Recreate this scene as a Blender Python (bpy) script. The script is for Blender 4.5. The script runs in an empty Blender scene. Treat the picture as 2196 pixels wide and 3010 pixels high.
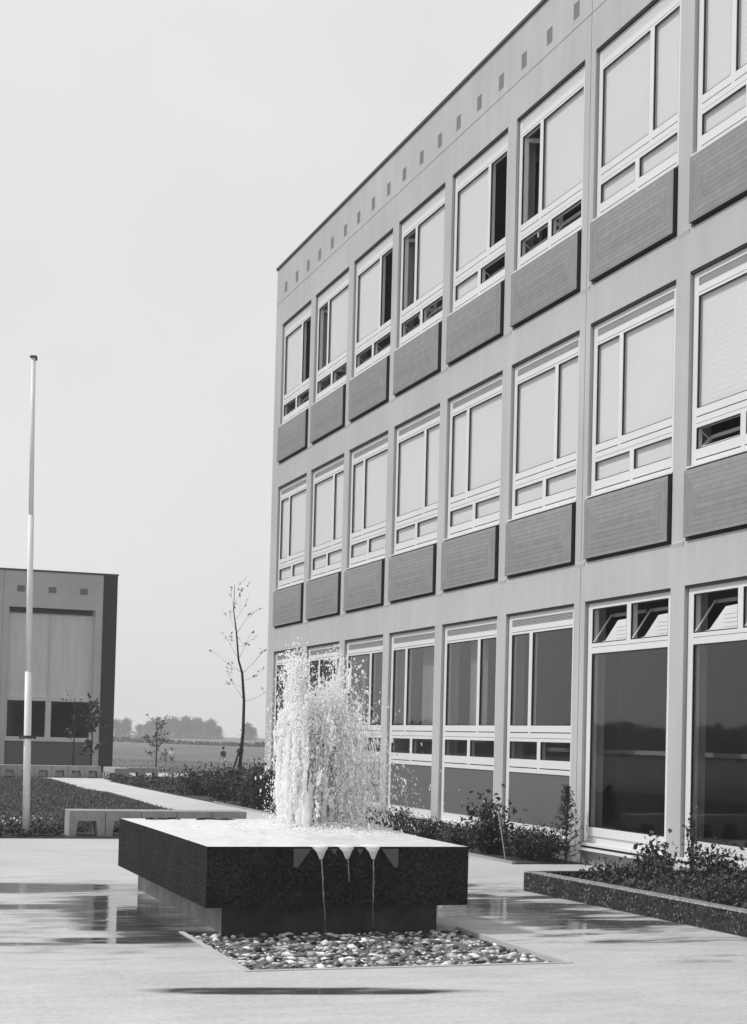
import bpy, math, random
import numpy as np
from mathutils import Vector, Matrix

sc = bpy.context.scene
C = sc.collection
rng = np.random.default_rng(7)
random.seed(7)
R = math.radians

# ------------------------------------------------------------------ camera
EYE = 1.5
yaw, pit, rol = 0.334958657, 0.0346479413, 0.0249310211
fw = Vector((math.sin(yaw)*math.cos(pit), math.cos(yaw)*math.cos(pit), math.sin(pit)))
rt = Vector((math.cos(yaw), -math.sin(yaw), 0.0))
up = rt.cross(fw)
r2 = rt*math.cos(rol) + up*math.sin(rol)
u2 = -rt*math.sin(rol) + up*math.cos(rol)
cam = bpy.data.cameras.new('camera')
co = bpy.data.objects.new('camera', cam); C.objects.link(co)
M = Matrix((r2, u2, -fw)).transposed().to_4x4()
M.translation = (0, 0, EYE)
co.matrix_world = M
cam.sensor_fit = 'AUTO'; cam.sensor_width = 36.0
cam.lens = 4600.0*36.0/3010.0
cam.shift_y = 502.0/3010.0
cam.clip_start = 0.1; cam.clip_end = 5000
sc.camera = co

# ------------------------------------------------------------------ sky, sun, exposure
SUN_EL, SUN_AZ = R(50), R(-68)            # azimuth clockwise from +y: the sun stands to the left, a little ahead
SUN_STRENGTH, SUN_ANGLE = 2.75, R(5)
SKY_STRENGTH = 0.10
w = bpy.data.worlds.new('World'); sc.world = w; w.use_nodes = True
nt = w.node_tree; nt.nodes.clear()
sky = nt.nodes.new('ShaderNodeTexSky'); sky.sky_type = 'NISHITA'; sky.sun_disc = False
sky.sun_elevation = SUN_EL; sky.sun_rotation = SUN_AZ
sky.air_density = 1.0; sky.dust_density = 6.0; sky.ozone_density = 1.0
bw = nt.nodes.new('ShaderNodeRGBToBW')
pw = nt.nodes.new('ShaderNodeMath'); pw.operation = 'POWER'; pw.inputs[1].default_value = 0.04   # thin white overcast evens the sky out
mu = nt.nodes.new('ShaderNodeMath'); mu.operation = 'MULTIPLY'; mu.inputs[1].default_value = 7.55
bg = nt.nodes.new('ShaderNodeBackground'); bg.inputs['Strength'].default_value = SKY_STRENGTH
wo = nt.nodes.new('ShaderNodeOutputWorld')
L = nt.links.new
L(sky.outputs[0], bw.inputs[0]); L(bw.outputs[0], pw.inputs[0]); L(pw.outputs[0], mu.inputs[0])
tcw = nt.nodes.new('ShaderNodeTexCoord'); cn = nt.nodes.new('ShaderNodeTexNoise'); cn.inputs['Scale'].default_value = 5.0; cn.inputs['Detail'].default_value = 8.0
L(tcw.outputs['Generated'], cn.inputs['Vector'])
cm = nt.nodes.new('ShaderNodeMapRange'); cm.inputs['From Min'].default_value = 0.3; cm.inputs['From Max'].default_value = 0.7; cm.inputs['To Min'].default_value = 0.965; cm.inputs['To Max'].default_value = 1.035
L(cn.outputs[0], cm.inputs['Value'])
cx_ = nt.nodes.new('ShaderNodeMath'); cx_.operation = 'MULTIPLY'; L(mu.outputs[0], cx_.inputs[0]); L(cm.outputs[0], cx_.inputs[1])
L(cx_.outputs[0], bg.inputs['Color']); L(bg.outputs[0], wo.inputs['Surface'])
sl = bpy.data.lights.new('sun', 'SUN'); sl.energy = SUN_STRENGTH; sl.angle = SUN_ANGLE; sl.color = (1, 0.99, 0.98)
so = bpy.data.objects.new('sun', sl); C.objects.link(so)
sd = Vector((math.sin(SUN_AZ)*math.cos(SUN_EL), math.cos(SUN_AZ)*math.cos(SUN_EL), math.sin(SUN_EL)))
so.rotation_euler = sd.to_track_quat('Z', 'Y').to_euler(); so.location = (-20, 20, 40)
sc.view_settings.view_transform = 'Standard'; sc.view_settings.look = 'None'
sc.view_settings.exposure = 0.0; sc.view_settings.gamma = 1.0
sc.view_settings.use_curve_mapping = False
sc.cycles.max_bounces = 24; sc.cycles.diffuse_bounces = 20; sc.cycles.volume_bounces = 1; sc.cycles.transparent_max_bounces = 16

# ------------------------------------------------------------------ helpers
def g(v): return (v, v, v, 1.0)

def mat(name, v, rough=0.8, var=0.0, scale=3.0, bump=0.0, bscale=60.0, spec=0.3, stretch=None, var2=0.0, scale2=0.4, island=0.0, speck=None, ipow=1.0):
    m = bpy.data.materials.new(name); m.use_nodes = True
    n = m.node_tree; b = n.nodes['Principled BSDF']
    b.inputs['Roughness'].default_value = rough
    b.inputs['Specular IOR Level'].default_value = spec
    b.inputs['Base Color'].default_value = g(v)
    geo = n.nodes.new('ShaderNodeNewGeometry')
    last = None
    def noise(sca, det=4.0, st=None):
        t = n.nodes.new('ShaderNodeTexNoise'); t.inputs['Scale'].default_value = sca; t.inputs['Detail'].default_value = det
        if st:
            mp = n.nodes.new('ShaderNodeMapping'); mp.inputs['Scale'].default_value = st
            n.links.new(geo.outputs['Position'], mp.inputs[0]); n.links.new(mp.outputs[0], t.inputs['Vector'])
        else: n.links.new(geo.outputs['Position'], t.inputs['Vector'])
        return t
    def vary(sock, amount):
        nonlocal last
        mr = n.nodes.new('ShaderNodeMapRange')
        mr.inputs['From Min'].default_value = 0.25; mr.inputs['From Max'].default_value = 0.75
        mr.inputs['To Min'].default_value = 1-amount; mr.inputs['To Max'].default_value = 1+amount
        n.links.new(sock, mr.inputs['Value'])
        if last is None: last = mr.outputs[0]
        else:
            x = n.nodes.new('ShaderNodeMath'); x.operation = 'MULTIPLY'
            n.links.new(last, x.inputs[0]); n.links.new(mr.outputs[0], x.inputs[1]); last = x.outputs[0]
    if var: vary(noise(scale, 6.0, stretch).outputs[0], var)
    if var2: vary(noise(scale2, 4.0).outputs[0], var2)
    if island:
        mr = n.nodes.new('ShaderNodeMapRange'); mr.inputs['To Min'].default_value = 1-island; mr.inputs['To Max'].default_value = 1+island
        ip = n.nodes.new('ShaderNodeMath'); ip.operation = 'POWER'; ip.inputs[1].default_value = ipow; n.links.new(geo.outputs['Random Per Island'], ip.inputs[0])
        n.links.new(ip.outputs[0], mr.inputs['Value'])
        if last is None: last = mr.outputs[0]
        else:
            x = n.nodes.new('ShaderNodeMath'); x.operation = 'MULTIPLY'
            n.links.new(last, x.inputs[0]); n.links.new(mr.outputs[0], x.inputs[1]); last = x.outputs[0]
    if last is not None:
        x = n.nodes.new('ShaderNodeMath'); x.operation = 'MULTIPLY'; x.inputs[1].default_value = v; x.use_clamp = True
        n.links.new(last, x.inputs[0]); col = x.outputs[0]
        if speck:                                                  # pale stones showing in the aggregate: size, share, tone
            vo = n.nodes.new('ShaderNodeTexVoronoi'); vo.inputs['Scale'].default_value = speck[0]; n.links.new(geo.outputs['Position'], vo.inputs['Vector'])
            sp = n.nodes.new('ShaderNodeSeparateColor'); n.links.new(vo.outputs['Color'], sp.inputs[0])
            lt = n.nodes.new('ShaderNodeMath'); lt.operation = 'LESS_THAN'; lt.inputs[1].default_value = speck[1]; n.links.new(sp.outputs[0], lt.inputs[0])
            dd = n.nodes.new('ShaderNodeMapRange'); dd.inputs['From Min'].default_value = 0.25; dd.inputs['From Max'].default_value = 0.5
            dd.inputs['To Min'].default_value = speck[2]; dd.inputs['To Max'].default_value = 0; n.links.new(vo.outputs['Distance'], dd.inputs['Value'])
            q = n.nodes.new('ShaderNodeMath'); q.operation = 'MULTIPLY'; n.links.new(lt.outputs[0], q.inputs[0]); n.links.new(dd.outputs[0], q.inputs[1])
            r = n.nodes.new('ShaderNodeMath'); r.operation = 'MULTIPLY'; n.links.new(q.outputs[0], r.inputs[0]); n.links.new(sp.outputs[1], r.inputs[1])
            t2 = n.nodes.new('ShaderNodeMath'); t2.operation = 'ADD'; n.links.new(col, t2.inputs[0]); n.links.new(r.outputs[0], t2.inputs[1]); col = t2.outputs[0]
        n.links.new(col, b.inputs['Base Color'])
    if bump:
        t = noise(bscale, 3.0); bp = n.nodes.new('ShaderNodeBump'); bp.inputs['Strength'].default_value = bump
        bp.inputs['Distance'].default_value = 0.01
        n.links.new(t.outputs[0], bp.inputs['Height']); n.links.new(bp.outputs[0], b.inputs['Normal'])
    return m

def glass_mat(name, tint=0.85, boost=0.0):
    m = bpy.data.materials.new(name); m.use_nodes = True; n = m.node_tree; n.nodes.clear()
    tr = n.nodes.new('ShaderNodeBsdfTransparent'); tr.inputs[0].default_value = g(tint)
    gl = n.nodes.new('ShaderNodeBsdfGlossy'); gl.inputs['Roughness'].default_value = 0.03; gl.inputs[0].default_value = g(0.95)
    fr = n.nodes.new('ShaderNodeFresnel'); fr.inputs['IOR'].default_value = 1.52
    ad = n.nodes.new('ShaderNodeMath'); ad.operation = 'ADD'; ad.inputs[1].default_value = boost
    mx = n.nodes.new('ShaderNodeMixShader'); o = n.nodes.new('ShaderNodeOutputMaterial')
    tc = n.nodes.new('ShaderNodeNewGeometry'); no = n.nodes.new('ShaderNodeTexNoise'); no.inputs['Scale'].default_value = 1.2
    bp = n.nodes.new('ShaderNodeBump'); bp.inputs['Strength'].default_value = 0.10; bp.inputs['Distance'].default_value = 0.02
    n.links.new(tc.outputs['Position'], no.inputs['Vector']); n.links.new(no.outputs[0], bp.inputs['Height']); n.links.new(bp.outputs[0], gl.inputs['Normal'])
    io = n.nodes.new('ShaderNodeMapRange'); io.inputs['To Min'].default_value = 1.52; io.inputs['To Max'].default_value = 1/1.52   # same sheet seen from either side
    n.links.new(tc.outputs['Backfacing'], io.inputs['Value']); n.links.new(io.outputs[0], fr.inputs['IOR'])
    n.links.new(fr.outputs[0], ad.inputs[0]); n.links.new(ad.outputs[0], mx.inputs[0])
    n.links.new(tr.outputs[0], mx.inputs[1]); n.links.new(gl.outputs[0], mx.inputs[2]); n.links.new(mx.outputs[0], o.inputs[0])
    return m

class MB:
    def __init__(s): s.v = []; s.f = []; s.m = []
    def add(s, vs, fs, m=0):
        k = len(s.v); s.v += [tuple(map(float, v)) for v in vs]
        for f in fs: s.f.append([i+k for i in f]); s.m.append(m)
        return s
    def box(s, x0, x1, y0, y1, z0, z1, m=0):
        if x0 > x1: x0, x1 = x1, x0
        if y0 > y1: y0, y1 = y1, y0
        if z0 > z1: z0, z1 = z1, z0
        return s.add([(x0,y0,z0),(x1,y0,z0),(x1,y1,z0),(x0,y1,z0),(x0,y0,z1),(x1,y0,z1),(x1,y1,z1),(x0,y1,z1)],
              [(0,3,2,1),(4,5,6,7),(0,1,5,4),(1,2,6,5),(2,3,7,6),(3,0,4,7)], m)
    def prism(s, pts, axis, a, b, m=0):
        """polygon pts (2-D) extruded from a to b along axis 'x','y' or 'z'"""
        n = len(pts)
        def P(p, t): return {'x': (t, p[0], p[1]), 'y': (p[0], t, p[1]), 'z': (p[0], p[1], t)}[axis]
        vs = [P(p, a) for p in pts] + [P(p, b) for p in pts]
        fs = [tuple(range(n)), tuple(range(2*n-1, n-1, -1))] + [(i, (i+1) % n + 0, (i+1) % n + n, i+n) for i in range(n)]
        return s.add(vs, fs, m)
    def tube(s, pts, rad, n=8, m=0, cap=True):
        pts = [Vector(p) for p in pts]; k = len(s.v)
        for i, p in enumerate(pts):
            d = (pts[min(i+1, len(pts)-1)] - pts[max(i-1, 0)]).normalized()
            a = d.orthogonal().normalized() if abs(d.z) < 0.95 else Vector((1, 0, 0)) - d*d.x
            a.normalize(); b = d.cross(a); r = rad[i] if hasattr(rad, '__len__') else rad
            for j in range(n):
                t = 2*math.pi*j/n; s.v.append(tuple(p + (a*math.cos(t) + b*math.sin(t))*r))
        for i in range(len(pts)-1):
            for j in range(n):
                s.f.append([k+i*n+j, k+i*n+(j+1) % n, k+(i+1)*n+(j+1) % n, k+(i+1)*n+j]); s.m.append(m)
        if cap:
            s.f.append([k+j for j in range(n)][::-1]); s.m.append(m)
            e = k+(len(pts)-1)*n; s.f.append([e+j for j in range(n)]); s.m.append(m)
        return s
    def mesh(s, name, mats, smooth=False, bevel=0):
        me = bpy.data.meshes.new(name); me.from_pydata(s.v, [], s.f)
        for m in (mats if isinstance(mats, (list, tuple)) else [mats]): me.materials.append(m)
        me.polygons.foreach_set('material_index', s.m)
        if smooth: me.polygons.foreach_set('use_smooth', [True]*len(s.f))
        import bmesh
        bm = bmesh.new(); bm.from_mesh(me); bmesh.ops.recalc_face_normals(bm, faces=bm.faces); bm.to_mesh(me); bm.free()
        me.update(); return me
    def build(s, name, mats, parent=None, loc=(0, 0, 0), smooth=False, bevel=0.0):
        o = link(name, s.mesh(name, mats, smooth), parent, loc)
        if bevel:
            b = o.modifiers.new('edge', 'BEVEL'); b.width = bevel; b.segments = 2; b.limit_method = 'ANGLE'
        return o

def link(name, me, parent=None, loc=(0, 0, 0)):
    o = bpy.data.objects.new(name, me); C.objects.link(o)
    if parent is not None: o.parent = parent
    o.location = loc; return o

def bulk(name, V, F, mats, parent=None, smooth=False, loc=(0, 0, 0), mi=None):
    """V (n,3), F (m,k) numpy"""
    me = bpy.data.meshes.new(name); V = np.asarray(V, np.float32); F = np.asarray(F, np.int32)
    m, k = F.shape
    me.vertices.add(len(V)); me.vertices.foreach_set('co', V.ravel())
    me.loops.add(m*k); me.loops.foreach_set('vertex_index', F.ravel())
    me.polygons.add(m); me.polygons.foreach_set('loop_start', np.arange(m, dtype=np.int32)*k)
    me.polygons.foreach_set('loop_total', np.full(m, k, np.int32))
    for q in (mats if isinstance(mats, (list, tuple)) else [mats]): me.materials.append(q)
    if mi is not None: me.polygons.foreach_set('material_index', np.asarray(mi, np.int32))
    if smooth: me.polygons.foreach_set('use_smooth', np.ones(m, bool))
    me.update(calc_edges=True); me.validate()
    return link(name, me, parent, loc)

def tag(o, label=None, cat=None, group=None, kind=None):
    if label: o['label'] = label
    if cat: o['category'] = cat
    if group: o['group'] = group
    if kind: o['kind'] = kind
    return o

def thing(name, label, cat, loc=(0, 0, 0), group=None):
    o = bpy.data.objects.new(name, None); o.empty_display_size = 0.2; C.objects.link(o); o.location = loc
    return tag(o, label, cat, group)

def struct(name, mb, m, **k):
    o = mb.build(name, m, **k); o['kind'] = 'structure'; return o

# templates for bulk shapes
def ico(sub=1):
    import bmesh
    bm = bmesh.new(); bmesh.ops.create_icosphere(bm, subdivisions=sub, radius=1.0)
    bm.verts.ensure_lookup_table()
    V = np.array([v.co[:] for v in bm.verts]); F = np.array([[v.index for v in f.verts] for f in bm.faces]); bm.free(); return V, F
ICO1, ICO2 = ico(1), ico(2)
OCTA = (np.array([(1,0,0),(-1,0,0),(0,1,0),(0,-1,0),(0,0,1),(0,0,-1)], float), np.array([(0,2,4),(2,1,4),(1,3,4),(3,0,4),(2,0,5),(1,2,5),(3,1,5),(0,3,5)]))

def blobs(cen, rad, axis=None, stretch=None, T=ICO1, jitter=0.0):
    """ellipsoids: cen (n,3), rad (n,), long axis (n,3) with stretch (n,)"""
    n = len(cen); TV, TF = T
    V = np.repeat(TV[None], n, 0)
    if jitter: V = V*(1+rng.normal(0, jitter, (n, len(TV), 1)))
    if axis is not None:
        a = axis/np.linalg.norm(axis, axis=1, keepdims=True)
        d = np.einsum('nkj,nj->nk', V, a)
        V = V + a[:, None, :]*(d*(stretch[:, None]-1))[:, :, None]
    V = V*np.asarray(rad)[:, None, None] + cen[:, None, :]
    F = TF[None] + (np.arange(n)*len(TV))[:, None, None]
    return V.reshape(-1, 3), F.reshape(-1, 3)

def leaves(cen, size, upb=0.3, aspect=0.55, nrm=None):
    """pointed quads (rhombi) with random attitude"""
    n = len(cen); size = np.broadcast_to(size, (n,))
    a = rng.normal(size=(n, 3)); a[:, 2] += upb; a /= np.linalg.norm(a, axis=1, keepdims=True)
    b = rng.normal(size=(n, 3)); b -= a*(a*b).sum(1, keepdims=True); b /= np.linalg.norm(b, axis=1, keepdims=True)
    c = np.cross(a, b)
    s = size[:, None]
    V = np.stack([cen - a*s*0.5, cen + b*s*aspect*0.5 + c*s*0.06, cen + a*s*0.5, cen - b*s*aspect*0.5 + c*s*0.06], 1)
    F = np.arange(4*n).reshape(n, 4)
    return V.reshape(-1, 3), F

def join(parts):
    Vs, Fs, k = [], [], 0
    for V, F in parts: Vs.append(V); Fs.append(F+k); k += len(V)
    return np.concatenate(Vs), np.concatenate(Fs)

# ------------------------------------------------------------------ materials (the photograph is black and white, so every tone is grey)
CONC = mat('light_concrete', 0.44, 0.85, var=0.06, scale=3.0, stretch=(1.6, 1.6, 0.22), bump=0.35, bscale=70, var2=0.08, scale2=0.6)
CONC_DARK = mat('grey_concrete', 0.30, 0.85, var=0.12, scale=4, bump=0.3, bscale=80)
BENCHC = mat('bench_concrete', 0.30, 0.85, var=0.16, scale=6, bump=0.35, bscale=90, var2=0.08, scale2=1.2)
WHITE = mat('white_painted_frame', 0.66, 0.45, var=0.04, scale=1.4, spec=0.4)
BLINDM = mat('white_blind', 0.74, 0.7, var=0.03, scale=0.8)
GRILLE = mat('vent_grille_grey', 0.36, 0.6, var=0.06)
BLACK = mat('black_gap_and_shade', 0.015, 0.6)  # joints and grooves, plus painted shade at window reveals and heads
EDGESHADE = mat('panel_edge_shade', 0.02, 0.7)  # unlit panel sides, their shade painted into the colour
DARKMETAL = mat('dark_flashing', 0.05, 0.5)
PANEL = mat('spandrel_panel_grey', 0.245, 0.8, var=0.10, scale=9, bump=0.4, bscale=60, var2=0.05)
INFILL = mat('infill_panel_grey', 0.115, 0.6, var=0.05, scale=14)
ROOM = mat('dark_interior', 0.06, 0.9, var=0.2, scale=1.5)
CURTAIN = mat('net_curtain', 0.30, 0.9, var=0.25, scale=7, stretch=(1, 1, 0.02))
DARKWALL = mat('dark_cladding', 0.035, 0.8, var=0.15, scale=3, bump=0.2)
GLASS = glass_mat('window_glass', 0.9)
GLASS_BIG = glass_mat('ground_floor_glass', 0.75, 0.015)
POLEM = mat('pale_painted_pole', 0.72, 0.45, var=0.06, scale=3)
SOIL = mat('dark_soil', 0.045, 0.95, var=0.4, scale=8, bump=0.8, bscale=25)
LEAFD = mat('dark_leaf', 0.035, 0.6, island=0.6, spec=0.35)
LEAFM = mat('mid_leaf', 0.06, 0.6, island=0.6, spec=0.35)
LEAFL = mat('pale_leaf', 0.13, 0.6, island=0.6, spec=0.35)
CONIFER = mat('conifer_needles', 0.04, 0.7, island=0.55)
FLOWER = mat('pale_flower', 0.55, 0.7, island=0.3)
BARK = mat('dark_bark', 0.035, 0.9, var=0.3, scale=20)
GRASSM = mat('grass_blade', 0.075, 0.7, island=0.5)
FARLEAF = mat('far_tree_leaf', 0.05, 0.8, island=0.5)
AGG = mat('exposed_aggregate', 0.019, 0.9, var=0.95, scale=48, bump=0.8, bscale=60, var2=0.3, scale2=2.5, spec=0.08, speck=(70, 0.10, 0.08))
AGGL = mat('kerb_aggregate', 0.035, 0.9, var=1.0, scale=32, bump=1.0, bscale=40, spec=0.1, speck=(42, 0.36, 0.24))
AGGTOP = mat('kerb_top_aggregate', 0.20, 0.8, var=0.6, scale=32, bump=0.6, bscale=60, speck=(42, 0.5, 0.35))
SPOUTC = mat('spout_concrete', 0.095, 0.7, var=0.2, scale=20)
PEB = mat('pebble', 0.46, 0.6, island=0.97, ipow=1.9, var=0.2, scale=30)

def ribbed(name, axis):
    m = PANEL.copy(); m.name = name; n = m.node_tree
    b = n.nodes['Principled BSDF']
    ge = n.nodes.new('ShaderNodeNewGeometry'); sp = n.nodes.new('ShaderNodeSeparateXYZ'); n.links.new(ge.outputs['Position'], sp.inputs[0])
    mm = n.nodes.new('ShaderNodeMath'); mm.operation = 'MULTIPLY'; mm.inputs[1].default_value = 1/0.058
    n.links.new(sp.outputs[axis], mm.inputs[0])
    fr = n.nodes.new('ShaderNodeMath'); fr.operation = 'FRACT'; n.links.new(mm.outputs[0], fr.inputs[0])
    gr = n.nodes.new('ShaderNodeMapRange'); gr.inputs['From Min'].default_value = 0.80; gr.inputs['From Max'].default_value = 0.92
    gr.inputs['To Min'].default_value = 1.0; gr.inputs['To Max'].default_value = 0.0
    n.links.new(fr.outputs[0], gr.inputs['Value'])
    bp = n.nodes.new('ShaderNodeBump'); bp.inputs['Strength'].default_value = 0.15; bp.inputs['Distance'].default_value = 0.008
    n.links.new(gr.outputs[0], bp.inputs['Height'])
    cl = b.inputs['Base Color'].links[0].from_socket                # shade of the grooves between the boards, painted into the colour
    dk = n.nodes.new('ShaderNodeMapRange'); dk.inputs['To Min'].default_value = 0.66; n.links.new(gr.outputs[0], dk.inputs['Value'])
    fl = n.nodes.new('ShaderNodeMath'); fl.operation = 'FLOOR'; n.links.new(mm.outputs[0], fl.inputs[0])
    wn = n.nodes.new('ShaderNodeTexWhiteNoise'); wn.noise_dimensions = '1D'; n.links.new(fl.outputs[0], wn.inputs['W'])
    bt = n.nodes.new('ShaderNodeMapRange'); bt.inputs['To Min'].default_value = 0.92; bt.inputs['To Max'].default_value = 1.08; n.links.new(wn.outputs['Value'], bt.inputs['Value'])
    x1 = n.nodes.new('ShaderNodeMath'); x1.operation = 'MULTIPLY'; n.links.new(cl, x1.inputs[0]); n.links.new(dk.outputs[0], x1.inputs[1])
    x2 = n.nodes.new('ShaderNodeMath'); x2.operation = 'MULTIPLY'; n.links.new(x1.outputs[0], x2.inputs[0]); n.links.new(bt.outputs[0], x2.inputs[1])
    n.links.new(x2.outputs[0], b.inputs['Base Color'])
    old = b.inputs['Normal'].links[0].from_socket
    n.links.new(old, bp.inputs['Normal']); n.links.new(bp.outputs[0], b.inputs['Normal'])
    return m
RIB_H = ribbed('panel_ribs_horizontal', 2); RIB_V = ribbed('panel_ribs_vertical', 1)

def foam_mat(name, v=0.93, tl=0.45):
    m = bpy.data.materials.new(name); m.use_nodes = True; n = m.node_tree; n.nodes.clear()
    d = n.nodes.new('ShaderNodeBsdfDiffuse'); d.inputs[0].default_value = g(v)
    t = n.nodes.new('ShaderNodeBsdfTranslucent'); t.inputs[0].default_value = g(v)
    x = n.nodes.new('ShaderNodeMixShader'); x.inputs[0].default_value = tl
    o = n.nodes.new('ShaderNodeOutputMaterial')
    n.links.new(d.outputs[0], x.inputs[1]); n.links.new(t.outputs[0], x.inputs[2]); n.links.new(x.outputs[0], o.inputs[0]); return m
FOAM = foam_mat('white_water', 0.99, 0.48)
TRICKLE = mat('trickling_water', 0.32, 0.2, var=0.5, scale=18, spec=0.5)

def plaza_mat():
    """pale concrete, wet where water from the fountain lies on it"""
    m = bpy.data.materials.new('wet_plaza_concrete'); m.use_nodes = True; n = m.node_tree; b = n.nodes['Principled BSDF']
    geo = n.nodes.new('ShaderNodeNewGeometry'); pos = geo.outputs['Position']
    def math_(op, a, c, clamp=False):
        x = n.nodes.new('ShaderNodeMath'); x.operation = op; x.use_clamp = clamp
        for i, q in enumerate((a, c)):
            if q is None: continue
            if isinstance(q, (int, float)): x.inputs[i].default_value = q
            else: n.links.new(q, x.inputs[i])
        return x.outputs[0]
    def noise(scale, det=4, st=(1, 1, 1)):
        mp = n.nodes.new('ShaderNodeMapping'); mp.inputs['Scale'].default_value = st; n.links.new(pos, mp.inputs[0])
        t = n.nodes.new('ShaderNodeTexNoise'); t.inputs['Scale'].default_value = scale; t.inputs['Detail'].default_value = det
        n.links.new(mp.outputs[0], t.inputs['Vector']); return t.outputs[0]
    sp = n.nodes.new('ShaderNodeSeparateXYZ'); n.links.new(pos, sp.inputs[0])
    wob = math_('SUBTRACT', noise(1.6, 5, (1, 1.0, 1)), 0.5)
    wob2 = math_('SUBTRACT', noise(0.9, 5, (1, 3.2, 1)), 0.5)
    mask = None
    #        cx    cy    rx    ry   strength  wobble
    for cx, cy, rx, ry, st, wk, sl in ((1.5, 15.1, 2.0, 0.56, 1.0, 0.45, -0.07), (1.5, 13.45, 1.8, 0.22, 1.0, 0.7, -0.09), (2.42, 12.7, 0.62, 2.1, 1.0, 0.9, 0.0), (2.15, 11.2, 0.75, 0.24, 1.0, 0.9, -0.15), (1.2, 11.15, 0.6, 0.10, 0.9, 1.2, -0.15),
                               (2.80, 8.83, 1.15, 0.16, 1.0, 0.8, -0.19), (5.65, 12.9, 1.05, 1.9, 0.9, 3.0, 0.0), (6.3, 11.75, 0.62, 0.22, 1.0, 1.0, -0.25), (5.75, 11.65, 0.3, 0.10, 1.0, 1.0, -0.2), (5.3, 14.6, 1.1, 1.4, 0.6, 2.0, 0.0)):
        ex = math_('SUBTRACT', sp.outputs[0], cx)
        dx = math_('DIVIDE', ex, rx); dy = math_('DIVIDE', math_('SUBTRACT', math_('SUBTRACT', sp.outputs[1], cy), math_('MULTIPLY', ex, sl)), ry)
        d = math_('SQRT', math_('ADD', math_('MULTIPLY', dx, dx), math_('MULTIPLY', dy, dy)), None)
        d = math_('ADD', d, math_('MULTIPLY', wob2 if ry > 0.3 else wob, wk))
        mr = n.nodes.new('ShaderNodeMapRange'); mr.interpolation_type = 'SMOOTHSTEP'
        mr.inputs['From Min'].default_value = 0.62; mr.inputs['From Max'].default_value = 1.06
        mr.inputs['To Min'].default_value = st; mr.inputs['To Max'].default_value = 0.0
        n.links.new(d, mr.inputs['Value'])
        mask = mr.outputs[0] if mask is None else math_('MAXIMUM', mask, mr.outputs[0])
    pt = n.nodes.new('ShaderNodeMapRange'); pt.inputs['From Min'].default_value = 0.36; pt.inputs['From Max'].default_value = 0.50; pt.inputs['To Min'].default_value = 0.72
    n.links.new(noise(2.6, 6, (0.8, 3.0, 1)), pt.inputs['Value']); mask = math_('MULTIPLY', mask, pt.outputs[0])
    # colour: dry against wet
    fine = noise(22, 6); broad = noise(0.7, 7); streak = noise(1.3, 5, (1, 2.5, 1))
    damp = n.nodes.new('ShaderNodeMapRange'); damp.interpolation_type = 'SMOOTHSTEP'; damp.inputs['From Min'].default_value = 0.50; damp.inputs['From Max'].default_value = 0.68; damp.inputs['To Min'].default_value = 1.0; damp.inputs['To Max'].default_value = 0.92
    n.links.new(noise(0.55, 8, (1, 2.2, 1)), damp.inputs['Value'])
    st2 = n.nodes.new('ShaderNodeMapRange'); st2.inputs['From Min'].default_value = 0.35; st2.inputs['From Max'].default_value = 0.65; st2.inputs['To Min'].default_value = 0.94; st2.inputs['To Max'].default_value = 1.06
    n.links.new(noise(2.2, 8, (1, 3.5, 1)), st2.inputs['Value'])
    dry = math_('MULTIPLY', math_('MULTIPLY', math_('ADD', 0.78, math_('MULTIPLY', fine, 0.42)), math_('ADD', 0.82, math_('MULTIPLY', broad, 0.36))), math_('MULTIPLY', damp.outputs[0], st2.outputs[0]))
    zone = None
    for cx, cy, rx, ry in ((6.1, 12.9, 1.7, 3.0), (2.1, 13.0, 1.2, 2.6)):
        ex = math_('DIVIDE', math_('SUBTRACT', sp.outputs[0], cx), rx); ey = math_('DIVIDE', math_('SUBTRACT', sp.outputs[1], cy), ry)
        q = math_('ADD', math_('SQRT', math_('ADD', math_('MULTIPLY', ex, ex), math_('MULTIPLY', ey, ey)), None), math_('MULTIPLY', wob2, 3.2))
        mr = n.nodes.new('ShaderNodeMapRange'); mr.interpolation_type = 'SMOOTHSTEP'; mr.inputs['From Min'].default_value = 0.55; mr.inputs['From Max'].default_value = 1.0
        mr.inputs['To Min'].default_value = 1.0; mr.inputs['To Max'].default_value = 0.0; n.links.new(q, mr.inputs['Value'])
        zone = mr.outputs[0] if zone is None else math_('MAXIMUM', zone, mr.outputs[0])
    pz = n.nodes.new('ShaderNodeMapRange'); pz.inputs['From Min'].default_value = 0.38; pz.inputs['From Max'].default_value = 0.58; n.links.new(noise(3.0, 7, (0.9, 3.4, 1)), pz.inputs['Value'])
    zone = math_('MULTIPLY', zone, pz.outputs[0])
    grit = n.nodes.new('ShaderNodeMapRange'); grit.inputs['From Min'].default_value = 0.62; grit.inputs['From Max'].default_value = 0.75; grit.inputs['To Min'].default_value = 1.0; grit.inputs['To Max'].default_value = 0.62
    n.links.new(noise(34, 2), grit.inputs['Value'])
    dry = math_('MULTIPLY', math_('MULTIPLY', dry, grit.outputs[0]), math_('SUBTRACT', 1.0, math_('MULTIPLY', zone, 0.36)))
    col = math_('MULTIPLY', dry, math_('SUBTRACT', 0.475, math_('MULTIPLY', mask, 0.39)))
    n.links.new(col, b.inputs['Base Color'])
    rg = math_('SUBTRACT', math_('SUBTRACT', 0.62, math_('MULTIPLY', zone, 0.34)), math_('MULTIPLY', mask, 0.59)); rg = math_('MAXIMUM', rg, 0.03)
    n.links.new(rg, b.inputs['Roughness'])
    b.inputs['IOR'].default_value = 1.36
    bp = n.nodes.new('ShaderNodeBump'); bp.inputs['Distance'].default_value = 0.01
    n.links.new(math_('SUBTRACT', 0.28, math_('MULTIPLY', mask, 0.25)), bp.inputs['Strength'])
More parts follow.
